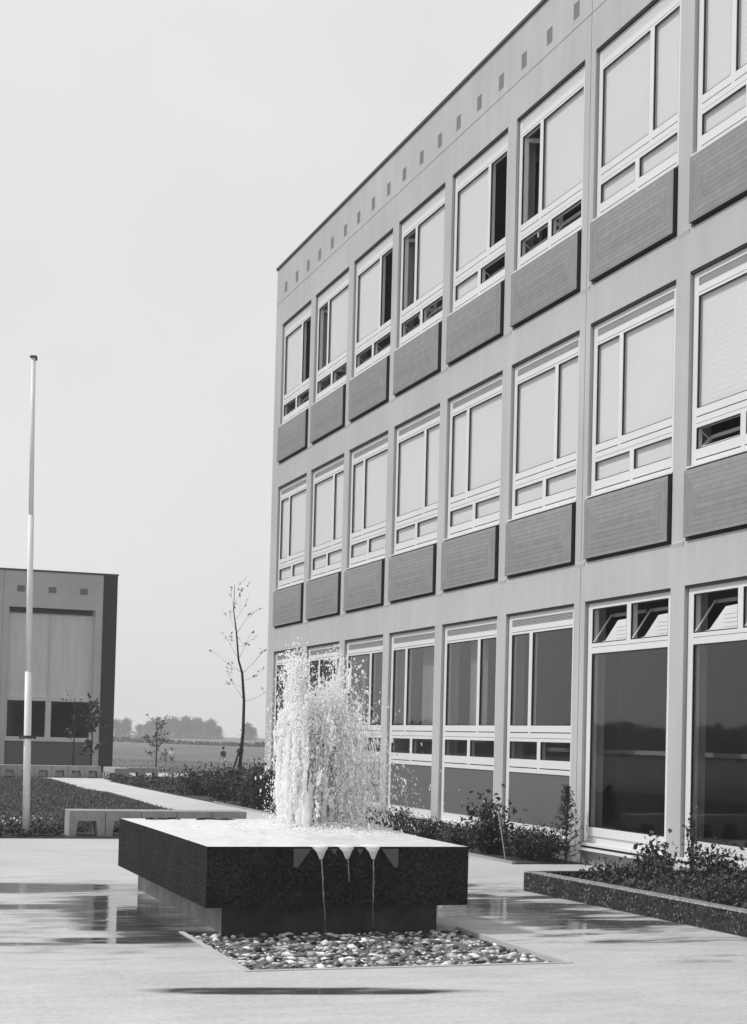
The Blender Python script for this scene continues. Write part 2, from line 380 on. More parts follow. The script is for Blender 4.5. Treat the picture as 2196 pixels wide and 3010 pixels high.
    n.links.new(math_('ADD', fine, math_('MULTIPLY', streak, 0.6)), bp.inputs['Height']); 
    rb = n.nodes.new('ShaderNodeBump'); rb.inputs['Distance'].default_value = 0.02
    n.links.new(math_('MULTIPLY', mask, 0.07), rb.inputs['Strength']); n.links.new(noise(4.5, 3, (1, 1.6, 1)), rb.inputs['Height'])
    n.links.new(bp.outputs[0], rb.inputs['Normal']); n.links.new(rb.outputs[0], b.inputs['Normal'])
    return m
PLAZA = plaza_mat()
PATH = mat('path_concrete', 0.50, 0.8, var=0.07, scale=8, var2=0.1, scale2=0.6, bump=0.2)
MEADOW = mat('meadow', 0.12, 0.95, var=0.35, scale=0.5, stretch=(0.35, 1.0, 1), var2=0.35, scale2=0.06, bump=0.8, bscale=6)
LAWN = mat('lawn', 0.07, 0.95, var=0.3, scale=5, var2=0.25, scale2=0.7, bump=1.0, bscale=30)

# ------------------------------------------------------------------ ground
def tz(y):
    return 0.0 if y < 55 else (-0.018*(y-55) if y < 105 else -0.9)
mb = MB()
xs = [-950, -400, -150, -60, -20, 0, 6, 12, 20, 40, 90, 200, 400, 950]
ys = [-300, -60, 0, 15, 30, 45, 55, 65, 80, 105, 150, 250, 400, 600, 950]
for y in ys:
    for x in xs: mb.v.append((float(x), float(y), tz(y) - 0.03))
nx = len(xs)
for j in range(len(ys)-1):
    for i in range(nx-1):
        mb.f.append([j*nx+i, j*nx+i+1, (j+1)*nx+i+1, (j+1)*nx+i]); mb.m.append(0)
struct('ground', mb, MEADOW)
def sheet(name, pts, z, m, th=0.02):
    b = MB(); b.prism(pts, 'z', z-th, z); return struct(name, b, m)
# plaza with the opening for the pebble bed cut out
GX0, GX1, GY0, GY1 = 2.58, 4.80, 9.66, 11.62
b = MB()
for x0, x1, y0, y1 in ((-14, GX0, -12, 21.75), (GX1, 7.9, -12, 21.75), (GX0, GX1, -12, GY0), (GX0, GX1, GY1, 21.75)):
    b.add([(x0, y0, 0), (x1, y0, 0), (x1, y1, 0), (x0, y1, 0)], [(0, 1, 2, 3)])
b.add([(7.9, 14.3, 0), (8.86, 14.3, 0), (8.86, 17.4, 0), (7.9, 17.4, 0)], [(0, 1, 2, 3)])
# drop at the far edge and at the pebble bed
b.add([(-14, 21.75, 0), (6.2, 21.75, 0), (6.2, 21.75, -0.1), (-14, 21.75, -0.1)], [(0, 1, 2, 3)])
for p, q in (((GX0, GY0), (GX1, GY0)), ((GX1, GY0), (GX1, GY1)), ((GX1, GY1), (GX0, GY1)), ((GX0, GY1), (GX0, GY0))):
    b.add([(p[0], p[1], 0), (q[0], q[1], 0), (q[0], q[1], -0.09), (p[0], p[1], -0.09)], [(0, 1, 2, 3)])
struct('plaza', b, PLAZA)
b = MB()
pl = [(6.25, 21.75), (6.22, 30.5), (6.42, 35.2), (6.48, 38.1), (6.12, 38.9), (6.3, 44), (6.38, 47.8), (6.0, 48.6), (5.0, 48.9)]
b.add([(x, y, 0.004) for x, y in pl] + [(9.2, 48.9, 0.004), (7.9, 46), (7.87, 36), (7.93, 21.75)] if 0 else
      [(x, y, 0.004) for x, y in pl] + [(8.6, 48.9, 0.004), (7.87, 46, 0.004), (7.87, 36, 0.004), (7.93, 21.75, 0.004)], [tuple(range(len(pl)+4))])
struct('path', b, PATH)
b = MB(); b.add([(9.6, 50.5, 0.006), (12.3, 52.0, 0.006), (13.6, 55, 0.006), (10.0, 55, 0.006), (13.6, 55, 0.006), (15.0, 57.5, 0.006-0.04), (11.0, 63, 0.006-0.139), (10.0, 63, 0.006-0.139)], [(0, 1, 2, 3), (3, 4, 5, 6, 7)])
struct('far_path', b, PATH)
# lawn: slightly domed sheet
b = MB(); gx, gy = np.linspace(-16, 6.3, 24), np.linspace(23.0, 48.4, 30)
def lawn_z(x, y):
    return 0.02 + 0.10*max(0, 1-((x+5)/11.5)**2)*max(0, 1-((y-36)/12.6)**2)
edge = lambda y: float(np.interp(y, [21.75, 30.5, 35.2, 38.1, 38.9, 44, 47.8, 48.6], [6.25, 6.22, 6.42, 6.48, 6.12, 6.3, 6.38, 6.0]))
for y in gy:
    for x in gx:
        x2 = -16 + (x+16)*(edge(y)+16)/(22.3) if True else x
        b.v.append((x2, float(y), lawn_z(x2, y)))
for j in range(29):
    for i in range(23): b.f.append([j*24+i, j*24+i+1, (j+1)*24+i+1, (j+1)*24+i]); b.m.append(0)
struct('lawn', b, LAWN)
sheet('planting_soil', [(-16, 21.77), (6.2, 21.77), (6.2, 23.05), (-16, 23.05)], 0.012, SOIL, 0.04)
sheet('facade_bed_soil', [(7.95, 17.42), (8.86, 17.42), (8.86, 32.0), (12, 33.2), (12, 47), (7.9, 46), (7.9, 30)], 0.010, SOIL, 0.03)
sheet('hall_bed_soil', [(-6, 49.7), (9.3, 49.7), (9.3, 57.95), (-6, 57.95)], 0.012, SOIL, 0.03)
sheet('pebble_bed_floor', [(GX0, GY0), (GX1, GY0), (GX1, GY1), (GX0, GY1)], -0.05, SOIL, 0.03)

# ------------------------------------------------------------------ the school building
D, Y0, BAY, OPEN = 8.87836, 31.98924, 2.40612, 2.105
HEAD = [1.7553+EYE, 5.2553+EYE, 8.7553+EYE]
NB = 11
ROOF = 10.05+EYE
N_END = Y0 + 0.50
S_END = Y0 - NB*BAY - 0.1
school = thing('school_building', 'three storey concrete school building with rows of white framed windows', 'building', (D, 19, 0))
SL = Vector((D, 19, 0))
def sloc(x, y, z): return (x-SL.x, y-SL.y, z-SL.z)
def SB(mb, name, m, **k): return mb.build(name, m, school, tuple(-SL), **k)

# concrete: pilasters (per lift) and bands, with open joints
f = MB(); TH = 0.30
JOINT = Y0 - 5.945*BAY; JW = 0.006
def band(z0, z1):
    f.box(D, D+TH, S_END, JOINT-JW, z0, z1); f.box(D, D+TH, JOINT+JW, N_END, z0, z1)
zb = [HEAD[0]+0.49, HEAD[1]+0.49]
band(HEAD[0], zb[0]); band(HEAD[1], zb[1]); band(HEAD[2], 9.28+EYE-0.006); band(9.28+EYE+0.006, ROOF)
lifts = [(-0.05, HEAD[0]), (zb[0], HEAD[1]), (zb[1], HEAD[2])]
for z0, z1 in lifts:
    f.box(D, D+TH, Y0, N_END, z0, z1)
    for i in range(NB):
        ya, yb = Y0 - i*BAY - OPEN, Y0 - (i+1)*BAY
        if i == NB-1: yb = S_END
        if yb < JOINT < ya:
            f.box(D, D+TH, JOINT+JW, ya, z0, z1); f.box(D, D+TH, yb, JOINT-JW, z0, z1)
        else: f.box(D, D+TH, yb, ya, z0, z1)
    # dark strip closing the joint behind
    f.box(D+0.05, D+TH-0.05, JOINT-JW, JOINT+JW, z0, z1, 1)
for z0, z1 in ((HEAD[0], zb[0]), (HEAD[1], zb[1]), (HEAD[2], ROOF-0.02)): f.box(D+0.05, D+TH-0.05, JOINT-JW, JOINT+JW, z0, z1, 1)
f.box(D+0.06, D+TH-0.04, S_END, N_END, 9.28+EYE-0.006, 9.28+EYE+0.006, 1)
# little splays where each pilaster meets the band below it
for z in zb:
    for i in range(NB):
        ya, yb = Y0 - i*BAY - OPEN - 0.03, Y0 - (i+1)*BAY + 0.03
        f.add([(D, ya, z+0.01), (D-0.012, ya, z-0.002), (D, ya, z-0.055), (D, yb, z+0.01), (D-0.012, yb, z-0.002), (D, yb, z-0.055)],
              [(0, 1, 2), (5, 4, 3), (0, 3, 4, 1), (1, 4, 5, 2)])
SB(f, 'concrete_wall', [CONC, BLACK])
r_ = MB(); r_.box(D-0.03, D+12.6, S_END-0.03, N_END+0.03, ROOF, ROOF+0.045); SB(r_, 'roof_flashing', DARKMETAL)
r_ = MB(); r_.box(D+TH, D+12.3, S_END+0.3, N_END-0.3, ROOF-0.45, ROOF-0.2); SB(r_, 'roof', CONC_DARK)
e = MB()
e.box(D+TH, D+12.5, N_END-0.3, N_END, -0.05, ROOF); e.box(D+TH, D+12.5, S_END, S_END+0.3, -0.05, ROOF); e.box(D+12.3, D+12.6, S_END+0.3, N_END-0.3, -0.05, ROOF)
SB(e, 'end_wall', CONC)
for k in range(3):
    z0 = (HEAD[k]-3.01 if k else 0.15); z1 = HEAD[k]-0.42+0.12*(k == 2)
    e = MB(); e.box(D+0.35, D+12.2, N_END, N_END+0.085, z0, z1); SB(e, 'end_cladding', DARKWALL)
# interior: floors, ceilings, back wall
e = MB()
for k in range(3):
    h = HEAD[k]
    e.box(D+TH, D+6.5, S_END+0.3, N_END-0.3, h+0.06, h+0.46)
    if k == 0: e.box(D+0.4, D+6.5, S_END+0.3, N_END-0.3, 0.0, 0.28)
    e.box(D+6.5, D+6.7, S_END+0.3, N_END-0.3, h-2.9, h+0.06)
    for i in (3, 6, 9):
        yy = Y0 - i*BAY + 0.15
        e.box(D+0.6, D+6.5, yy-0.06, yy+0.06, h-2.9, h+0.06)
SB(e, 'interior', ROOM)

# ventilation openings under the roof line
vm = MB()
a_, b_, dp = 0.07, 0.095, 0.10
vm.box(-0.004, 0.02, -a_-0.012, a_+0.012, -b_-0.012, -b_); vm.box(-0.004, 0.02, -a_-0.012, a_+0.012, b_, b_+0.012)
vm.box(-0.004, 0.02, -a_-0.012, -a_, -b_, b_); vm.box(-0.004, 0.02, a_, a_+0.012, -b_, b_)
for q in range(4): vm.box(-0.003, 0.0, -a_, a_, -b_+0.012+q*0.047, -b_+0.018+q*0.047)
vm.box(-0.002, 0.0, -a_, a_, -b_, b_, 1)
VENTG = mat('vent_opening', 0.17, 0.8)
vme = vm.mesh('roof_vent', [mat('vent_rim', 0.25), VENTG])
for i in range(NB):
    for fr_ in (0.085, 0.425, 0.76):
        link('roof_vent', vme, school, sloc(D, Y0-(i+fr_)*BAY, 9.513+EYE))

# window module: x inwards, y = -s, z from the head; built once for each arrangement and shared
def rect(mb, s0, s1, z0, z1, r0, r1, m=0): mb.box(r0, r1, -s1, -s0, z1, z0, m)
RF = 0.045; RG = 0.068
def cells(nl):
    a, c = (0.69, 0.79) if nl else (1.315, 1.415)
    return [(0.115, a, -0.295, -1.55), (c, 1.99, -0.295, -1.55), (0.115, 1.0, -1.765, -2.005), (1.105, 1.99, -1.765, -2.005)]
def frame_mesh(nl, ground):
    m = MB(); E = 0.115; r0, r1 = RF, RF+0.075
    zb_ = -2.985 if ground else -2.185
    rect(m, 0.02, E, -0.032, zb_, r0, r1); rect(m, 1.99, 2.085, -0.032, zb_, r0, r1)
    rect(m, 0, 0.02, 0, zb_, r0+0.03, r1, 1); rect(m, 2.085, 2.105, 0, zb_, r0+0.03, r1, 1); rect(m, 0.0, 2.105, -0.001, -0.030, 0.010, r0+0.02, 1)  # last strip: black at the head, painting in the soffit's shade
    rect(m, E, 1.99, -0.032, -0.093, r0, r1)                       # head rail
    rect(m, E, 1.99, -0.187, -0.258, r0, r1); rect(m, E, 1.99, -0.258, -0.266, r0+0.012, r1, 1) ; rect(m, E, 1.99, -0.266, -0.295, r0, r1)
    c = cells(nl)
    rect(m, c[0][1], c[1][0], -0.295, -1.55, r0, r1)               # mullion
    rect(m, E, 1.99, -1.55, -1.637, r0, r1)
    ga = (c[0][1]+c[1][0])/2
    rect(m, E, ga-0.03, -1.637, -1.650, r0+0.014, r1, 1); rect(m, ga+0.03, 1.99, -1.637, -1.650, r0+0.014, r1, 1); rect(m, ga-0.03, ga+0.03, -1.637, -1.650, r0, r1)
    rect(m, E, 1.99, -1.650, -1.716, r0, r1); rect(m, E, 1.99, -1.716, -1.722, r0+0.012, r1, 1); rect(m, E, 1.99, -1.722, -1.765, r0, r1)
    rect(m, 1.0, 1.105, -1.765, -2.005, r0, r1)
    rect(m, E, 1.99, -2.005, -2.112, r0, r1)
    rect(m, E, 1.02, -2.112, -2.126, r0+0.014, r1, 1); rect(m, 1.085, 1.99, -2.112, -2.126, r0+0.014, r1, 1); rect(m, 1.02, 1.085, -2.112, -2.126, r0, r1)
    rect(m, E, 1.99, -2.126, -2.185, r0, r1)
    if ground:
        rect(m, E, 1.99, -2.875, -2.985, r0, r1)
        rect(m, 0.0, 2.105, -2.985, -3.02, r0-0.10, r1); rect(m, 0.0, 2.105, -3.045, -3.07, r0-0.075, r1)
        rect(m, 0.0, 2.105, -3.02, -3.045, r0-0.03, r1, 1)
    else:
        rect(m, 0.0, 2.105, -2.185, -2.205, r0-0.055, r1)          # sill lip
    for (s0, s1, z0, z1) in c:                                     # reveal shade painted as a black lining round every pane
        t = 0.010
        rect(m, s0, s0+t, z0, z1, r0+0.004, RG, 1); rect(m, s1-t, s1, z0, z1, r0+0.004, RG, 1)
        rect(m, s0+t, s1-t, z0, z0-t, r0+0.004, RG, 1); rect(m, s0+t, s1-t, z1+t, z1, r0+0.004, RG, 1)
    return m.mesh('window_frame', [WHITE, BLACK])
def panes_mesh(cs):
    m = MB()
    for s0, s1, z0, z1 in cs: m.add([(RG, -s0, z1), (RG, -s1, z1), (RG, -s1, z0), (RG, -s0, z0)], [(0, 1, 2, 3)])
    return m
def blinds_mesh(cs):
    m = MB()
    for s0, s1, z0, z1 in cs:
        n = max(2, int((z0-z1)/0.06)); h = (z0-z1)/n
        for q in range(n):                                         # slats, each a very slightly tilted strip
            za, zb2 = z0-q*h, z0-(q+1)*h+0.0015
            m.add([(RG+0.0206, -s0, za), (RG+0.0206, -s1, za), (RG+0.020, -s1, zb2), (RG+0.020, -s0, zb2)], [(0, 1, 2, 3)])
        m.box(RG+0.0215, RG+0.0255, -s1, -s0, z1, z0)
    return m
gm = MB()
for q in range(5): rect(gm, 0.115, 1.99, -0.093-q*0.019, -0.105-q*0.019, RF+0.006, RF+0.05)
rect(gm, 0.115, 1.99, -0.093, -0.187, RF+0.05, RF+0.06, 1)
GR_ME = gm.mesh('vent_grille', [GRILLE, BLACK])
gm = MB()
for q in range(3): rect(gm, 0.115, 1.99, -0.093-q*0.031, -0.119-q*0.031, RF+0.004, RF+0.05)
rect(gm, 0.115, 1.99, -0.093, -0.187, RF+0.05, RF+0.06, 1)
GRW_ME = gm.mesh('vent_grille', [mat('pale_grille', 0.62, 0.5), GRILLE])
def hopper(s0, s1, z0, z1, ang, rev=0.0):
    """bottom hung sash leaning into the room, with stay arms"""
    m = MB(); W, H = s1-s0-0.02, z0-z1-0.02; t = 0.035
    def P(s, h, d): return (RG+0.01+h*math.sin(ang)+d*math.cos(ang), -(s0+0.01+s), z1+0.01+h*math.cos(ang)-d*math.sin(ang))
    def bar(sa, sb, ha, hb, mm=0):
        vs = [P(s, h, d) for d in (0, 0.03) for (s, h) in ((sa, ha), (sb, ha), (sb, hb), (sa, hb))]
        m.add(vs, [(0, 1, 2, 3), (7, 6, 5, 4), (0, 4, 5, 1), (1, 5, 6, 2), (2, 6, 7, 3), (3, 7, 4, 0)], mm)
    bar(0, t, 0, H); bar(W-t, W, 0, H); bar(t, W-t, 0, t); bar(t, W-t, H-t, H)
    m.add([P(t, t, 0.015), P(W-t, t, 0.015), P(W-t, H-t, 0.015), P(t, H-t, 0.015)], [(0, 1, 2, 3)], 1)
    a = P(0.02, H*0.75, 0.0)
    m.tube([a, (RG+0.005, -(s0+0.02), z0-0.02)], 0.006, 5); a = P(W-0.02, H*0.75, 0); m.tube([a, (RG+0.005, -(s1-0.02), z0-0.02)], 0.006, 5)
    return m
def casement(s0, s1, z0, z1, ang, left):
    """side hung sash swung into the room"""
    m = MB(); W, H = s1-s0-0.02, z0-z1-0.02; t = 0.055; sg = 1 if left else -1; sh = s0+0.01 if left else s1-0.01
    def P(q, h, d): return (RG+0.01+q*math.sin(ang)+d*math.cos(ang), -(sh+sg*(q*math.cos(ang)-d*math.sin(ang))), z1+0.01+h)
    def bar(qa, qb, ha, hb, mm=0):
        vs = [P(q, h, d) for d in (0, 0.045) for (q, h) in ((qa, ha), (qb, ha), (qb, hb), (qa, hb))]
        m.add(vs, [(0, 1, 2, 3), (7, 6, 5, 4), (0, 4, 5, 1), (1, 5, 6, 2), (2, 6, 7, 3), (3, 7, 4, 0)], mm)
    bar(0, t, 0, H); bar(W-t, W, 0, H); bar(t, W-t, 0, t); bar(t, W-t, H-t, H)
    m.add([P(t, t, 0.02), P(W-t, t, 0.02), P(W-t, H-t, 0.02), P(t, H-t, 0.02)], [(0, 1, 2, 3)], 1)
    return m
FM = {}
def window(i, k, nl, state, glass=GLASS, grille=GR_ME, label=None):
    """state: four letters for upper left, upper right, lower left, lower right: b = blind behind glass, o = open sash, g = bare glass"""
    key = (nl, k == 0)
    if key not in FM: FM[key] = frame_mesh(*key)
    loc = sloc(D, Y0-i*BAY, HEAD[k])
    fo = link('window', FM[key], school, loc)
    if label: fo['label'] = label
    cs = cells(nl)
    pk = ('p', nl, state, glass.name)
    if pk not in FM:
        FM[pk] = panes_mesh([c for c, q in zip(cs, state) if q != 'o']).mesh('pane', glass) if any(q != 'o' for q in state) else None
        bl = [c for c, q in zip(cs, state) if q == 'b']
        FM[('b',)+pk] = blinds_mesh(bl).mesh('blind', BLINDM) if bl else None
    if FM[pk]: link('pane', FM[pk], fo)
    if FM[('b',)+pk]: link('blind', FM[('b',)+pk], fo)
    link('vent_grille', grille, fo)
    for j, (c, q) in enumerate(zip(cs, state)):
        if q != 'o': continue
        ok = ('o', nl, j, random.choice((0, 1)))
        if ok not in FM:
            FM[ok] = (hopper(*c, R(30 if ok[3] else 42)) if j > 1 else casement(*c, R(84 if ok[3] else 72), left=(j == 0))).mesh('sash', [WHITE, GLASS])
        link('sash', FM[ok], fo)
    return fo
third = ['bobo' if 0 else 'booo', 'oboo', 'booo', 'oboo', 'bobo', 'oboo', 'bbbb', 'bbbb', 'bbbb', 'bbbb', 'bbbb']
for i in range(NB):
    wl = i % 2 == 0                                                # third storey: wide light on the left in even bays
    window(i, 2, not wl, third[i], grille=GRW_ME)
    window(i, 1, wl, 'bbob' if i == 7 else 'bbbb')
# panels under the upper windows: hipped, ribbed, standing 5 cm proud
pm = MB(); PW0, PW1, PT, PB, PO = 0.03, 2.085, -2.236, -2.972, -0.050
hh = (PT-PB)/2; RX = -0.062
A = [(PO, -PW0, PB), (PO, -PW1, PB), (PO, -PW1, PT), (PO, -PW0, PT)]
cL, cR = (RX, -(PW0+hh), (PT+PB)/2), (RX, -(PW1-hh), (PT+PB)/2)
pm.add(A+[cL, cR], [(0, 1, 5, 4), (2, 3, 4, 5)], 0); pm.add([A[3], A[0], cL], [(0, 1, 2)], 1); pm.add([A[1], A[2], cR], [(0, 1, 2)], 1)
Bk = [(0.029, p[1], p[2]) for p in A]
pm.add(A+Bk, [(0, 4, 5, 1), (1, 5, 6, 2), (2, 6, 7, 3), (3, 7, 4, 0), (7, 6, 5, 4)], 2)  # sides blackened to imitate shade
PME = pm.mesh('spandrel_panel', [RIB_H, RIB_V, EDGESHADE])
bk = MB(); bk.box(0.03, 0.10, -2.105, 0, -3.0098, -2.206)
BKM = bk.mesh('panel_backing', DARKWALL)
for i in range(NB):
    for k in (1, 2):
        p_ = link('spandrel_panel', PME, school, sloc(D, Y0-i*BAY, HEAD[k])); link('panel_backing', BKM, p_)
# ground floor: windows with grey panels below in six bays, then full height glazing
for i in range(6):
    fo = window(i, 0, i % 2 == 1, 'gggg', glass=GLASS_BIG)
    ip = MB(); ip.box(RF+0.012, RF+0.05, -1.99, -0.115, -2.875, -2.185)
    ip.build('infill_panel', INFILL, fo)
def curtain(s0, s1, z0, z1, seed):
    m = MB(); n = 60; rr = random.Random(seed); ph = rr.random()*6
    for q in range(n+1):
        s = s0+(s1-s0)*q/n; r = 0.30+0.03*math.sin(q*1.1+ph)+0.02*math.sin(q*2.7+ph*2)
        m.v += [(r, -s, z0), (r, -s, z1)]
    for q in range(n): m.f.append([2*q, 2*q+2, 2*q+3, 2*q+1]); m.m.append(0)
    return m
for i, s0, s1 in ((3, 0.95, 1.55), (4, 0.55, 1.15), (2, 0.2, 0.4), (5, 1.75, 2.0)):
    SB_ = curtain(s0, s1, -0.25, -1.8, i); SB_.build('curtain', CURTAIN, school, sloc(D, Y0-i*BAY, HEAD[0]), smooth=True)
dm = MB(); E_ = 0.125; r0, r1 = RF, RF+0.09
rect(dm, 0.02, E_, -0.032, -2.99, r0, r1); rect(dm, 1.985, 2.085, -0.032, -2.99, r0, r1)
rect(dm, 0, 0.02, 0, -2.99, r0+0.03, r1, 1); rect(dm, 2.085, 2.105, 0, -2.99, r0+0.03, r1, 1); rect(dm, 0.0, 2.105, -0.001, -0.030, 0.010, r0+0.02, 1)  # black head strip again paints in the soffit's shade
rect(dm, E_, 1.985, -0.032, -0.10, r0, r1); rect(dm, 1.01, 1.11, -0.10, -0.53, r0, r1)
rect(dm, E_, 1.985, -0.53, -0.575, r0, r1); rect(dm, E_, 1.985, -0.575, -0.581, r0+0.012, r1, 1); rect(dm, E_, 1.985, -0.581, -0.655, r0, r1)
rect(dm, E_, 1.985, -2.795, -2.90, r0, r1); rect(dm, E_, 1.985, -2.90, -2.99, r0+0.02, r1)
rect(dm, 0.0, 2.105, -2.99, -3.02, r0-0.09, r1); rect(dm, 0.0, 2.105, -3.05, -3.08, r0-0.11, r1); rect(dm, 0.0, 2.105, -3.02, -3.05, r0-0.02, r1, 1)
c_ = (E_, 1.985, -0.655, -2.795); t = 0.012
for (s0, s1, z0, z1) in (c_, (E_, 1.01, -0.10, -0.53), (1.11, 1.985, -0.10, -0.53)):
    rect(dm, s0, s0+t, z0, z1, r0+0.004, RG, 1); rect(dm, s1-t, s1, z0, z1, r0+0.004, RG, 1); rect(dm, s0+t, s1-t, z0, z0-t, r0+0.004, RG, 1); rect(dm, s0+t, s1-t, z1+t, z1, r0+0.004, RG, 1)  # black linings carry the painted shade of the reveals
DME = dm.mesh('tall_window', [WHITE, BLACK])
DPM = panes_mesh([c_]).mesh('pane', GLASS_BIG)
def top_vent(s0, s1):
    """vent light: sash leaning in, its lower part a white slatted board with a slanting corner, and a stay arm"""
    z0, z1 = -0.10, -0.53; x = RG+0.02
    m = MB(); W = s1-s0
    m.prism([(-s0-0.015, z1+0.01), (-s1+0.015, z1+0.01), (-s1+0.015, z1+0.27), (-s0-0.62*W, z1+0.26), (-s0-0.26*W, z1+0.03)], 'x', x+0.02, x+0.03)
    for q in range(4): m.box(x+0.017, x+0.02, -s1+0.015, -s0-0.60*W, z1+0.04+q*0.045, z1+0.043+q*0.045, 1)
    m.tube([(x-0.03, -s0-0.03, z1+0.015), (x+0.20, -s0-0.05, z0-0.06)], 0.011, 6)
    m.box(x+0.22, x+0.24, -s1+0.02, -s0-0.02, z0-0.09, z0-0.05, 1)
    return m.mesh('sash', [WHITE, GRILLE])
TV = [top_vent(E_, 1.01), top_vent(1.11, 1.985)]
for i in range(6, NB):
    fo = link('tall_window', DME, school, sloc(D, Y0-i*BAY, HEAD[0])); link('pane', DPM, fo)
    for q in TV: link('sash', q, fo)
e = MB()
for i in range(NB):
    ya, yb = Y0-i*BAY, Y0-i*BAY-OPEN
    e.box(D+0.03, D+0.28, yb, ya, -0.05, HEAD[0]-3.08)
SB(e, 'plinth', CONC_DARK)
# things seen dimly through the tall glazing
e = MB(); e.box(D+2.2, D+2.5, Y0-6.45*BAY-0.15, Y0-6.45*BAY+0.15, 0.3, HEAD[0]); e.box(D+2.2, D+2.5, Y0-8.2*BAY-0.15, Y0-8.2*BAY+0.15, 0.3, HEAD[0])
SB(e, 'inner_column', mat('inner_column_grey', 0.25, 0.8))

e = MB(); ir = mat('inner_rail_grey', 0.22, 0.6)
e.box(D+0.55, D+0.60, Y0-NB*BAY+0.3, Y0-5*BAY, EYE-0.135, EYE-0.085); SB(e, 'inner_rail', ir)
for i in range(6, NB):
    e = MB(); yy = Y0-i*BAY-1.05; e.box(D+0.60, D+0.66, yy-0.045, yy+0.045, 0.9, HEAD[0]-0.3); SB(e, 'inner_post', ir)

# ------------------------------------------------------------------ hall building on the left
HY = 58.0
hall = thing('hall_building', 'low flat roofed hall with tall lowered blinds beyond the lawn', 'building', (5, HY, 0))
HO = (-5, -HY, 0)
h = MB(); HT = 0.4; ZT = 7.25; zh, zs = 5.92, 0.94
op = [(2.56, 5.70), (6.09, 9.23)]
h.box(-1.0, 2.56, HY, HY+HT, -0.2, ZT); h.box(5.70, 5.875, HY, HY+HT, -0.2, ZT-0.001); h.box(5.885, 6.09, HY, HY+HT, -0.2, ZT-0.001); h.box(9.23, 9.50, HY, HY+HT, -0.2, ZT)
h.box(2.56, 5.70, HY, HY+HT, zh, ZT-0.001); h.box(6.09, 9.23, HY, HY+HT, zh, ZT-0.001)
h.box(-1.0, -0.6, HY+HT, HY+14, -0.2, ZT); h.box(9.6, 10.0, HY+HT+0.2, HY+14, -0.2, ZT); h.box(-0.6, 9.6, HY+13.6, HY+14, -0.2, ZT)
HALLC = mat('hall_concrete', 0.44, 0.85, var=0.07, scale=1.5, bump=0.2, var2=0.06)
h.build('wall', HALLC, hall, HO)
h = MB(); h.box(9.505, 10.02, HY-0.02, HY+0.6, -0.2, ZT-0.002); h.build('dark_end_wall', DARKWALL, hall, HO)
h = MB(); h.box(-1.03, 10.05, HY-0.03, HY+14.03, ZT, ZT+0.06); h.build('roof', DARKMETAL, hall, HO)
h = MB(); h.box(-0.6, 9.5, HY+4, HY+4.2, 0, ZT-0.3); h.box(-0.6, 9.5, HY+0.45, HY+4, -0.15, -0.05); h.box(-0.6, 9.5, HY+0.45, HY+13, ZT-0.5, ZT-0.3); h.build('interior', ROOM, hall, HO)
HBL = mat('hall_blind', 0.62, 0.85, var=0.08, scale=6, stretch=(1, 1, 0.15), var2=0.06)
for x0, x1 in op:
    mid = (x0+x1)/2-0.03
    fr_ = MB()
    for a, c in ((x0, x0+0.05), (x1-0.08, x1), (mid-0.025, mid+0.025)): fr_.box(a, c, HY+0.15, HY+0.22, 2.66, zh)
    for a, c in ((x0, x0+0.06), (x1-0.09, x1), (mid-0.10, mid+0.10)): fr_.box(a, c, HY+0.10, HY+0.22, 1.2, 2.52)
    fr_.box(x0, x1, HY+0.08, HY+0.22, 2.52, 2.66); fr_.box(x0, x1, HY+0.02, HY+0.22, 1.04, 1.20)
    wo_ = fr_.build('hall_window', mat('hall_frame', 0.55, 0.5), hall, HO)
    q = MB()
    for a, c in ((x0+0.06, mid-0.10), (mid+0.10, x1-0.09)): q.add([(a, HY+0.17, 1.2), (c, HY+0.17, 1.2), (c, HY+0.17, 2.52), (a, HY+0.17, 2.52)], [(0, 1, 2, 3)])
    q.build('pane', GLASS, wo_)
    for a, c in ((x0+0.05, mid-0.03), (mid+0.03, x1-0.08)):
        q = MB(); nn = 60; st = (5.72-2.66)/nn
        for j in range(nn): q.box(a, c, HY+0.19, HY+0.20, 2.66+j*st+0.006, 2.66+(j+1)*st)
        q.box(a, c, HY+0.205, HY+0.21, 2.66, 5.9); q.build('blind', HBL, wo_)
    q = MB(); q.box(x0+0.05, x1-0.08, HY+0.12, HY+0.19, 5.74, zh, 0); q.build('soffit_band', DARKWALL, wo_)  # dark band in place of the soffit over the blinds
    q = MB(); q.box(x0, x1, HY+0.06, HY+0.2, -0.2, 1.04); q.build('infill_panel', INFILL, wo_)
hv = MB(); hv.box(-0.14, 0.14, -0.008, 0.01, -0.11, 0.11, 1)
for q in range(4): hv.box(-0.14, 0.14, -0.02, -0.008, -0.11+q*0.06, -0.085+q*0.06)
hvm = hv.mesh('roof_vent', [mat('hall_vent_rim', 0.2), VENTG])
for x in (3.0, 4.12, 5.27, 6.50, 7.63, 8.78): link('roof_vent', hvm, hall, (x-5, 0, 6.6))

# ------------------------------------------------------------------ fountain
FX0, FX1, FY0, FY1, FZ0, FZ1 = 2.686, 4.780, 11.365, 15.054, 0.205, 0.655
fo_ = thing('fountain', 'dark raised concrete fountain basin brimming with water on a recessed base', 'fountain', (3.73, 13.2, 0))
FO = (-3.73, -13.2, 0)
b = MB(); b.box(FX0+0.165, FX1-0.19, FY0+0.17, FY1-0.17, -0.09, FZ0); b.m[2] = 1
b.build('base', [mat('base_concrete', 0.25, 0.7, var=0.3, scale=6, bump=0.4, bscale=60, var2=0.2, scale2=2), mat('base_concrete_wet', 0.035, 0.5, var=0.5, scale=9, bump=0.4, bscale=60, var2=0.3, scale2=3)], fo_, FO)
b = MB()                                                        # slab: solid bottom and four rims
b.box(FX0, FX1, FY0, FY1, FZ0, FZ1-0.10)
RW = 0.07
NX = [3.562+0.209*q for q in range(3)]                          # three notches in the front rim
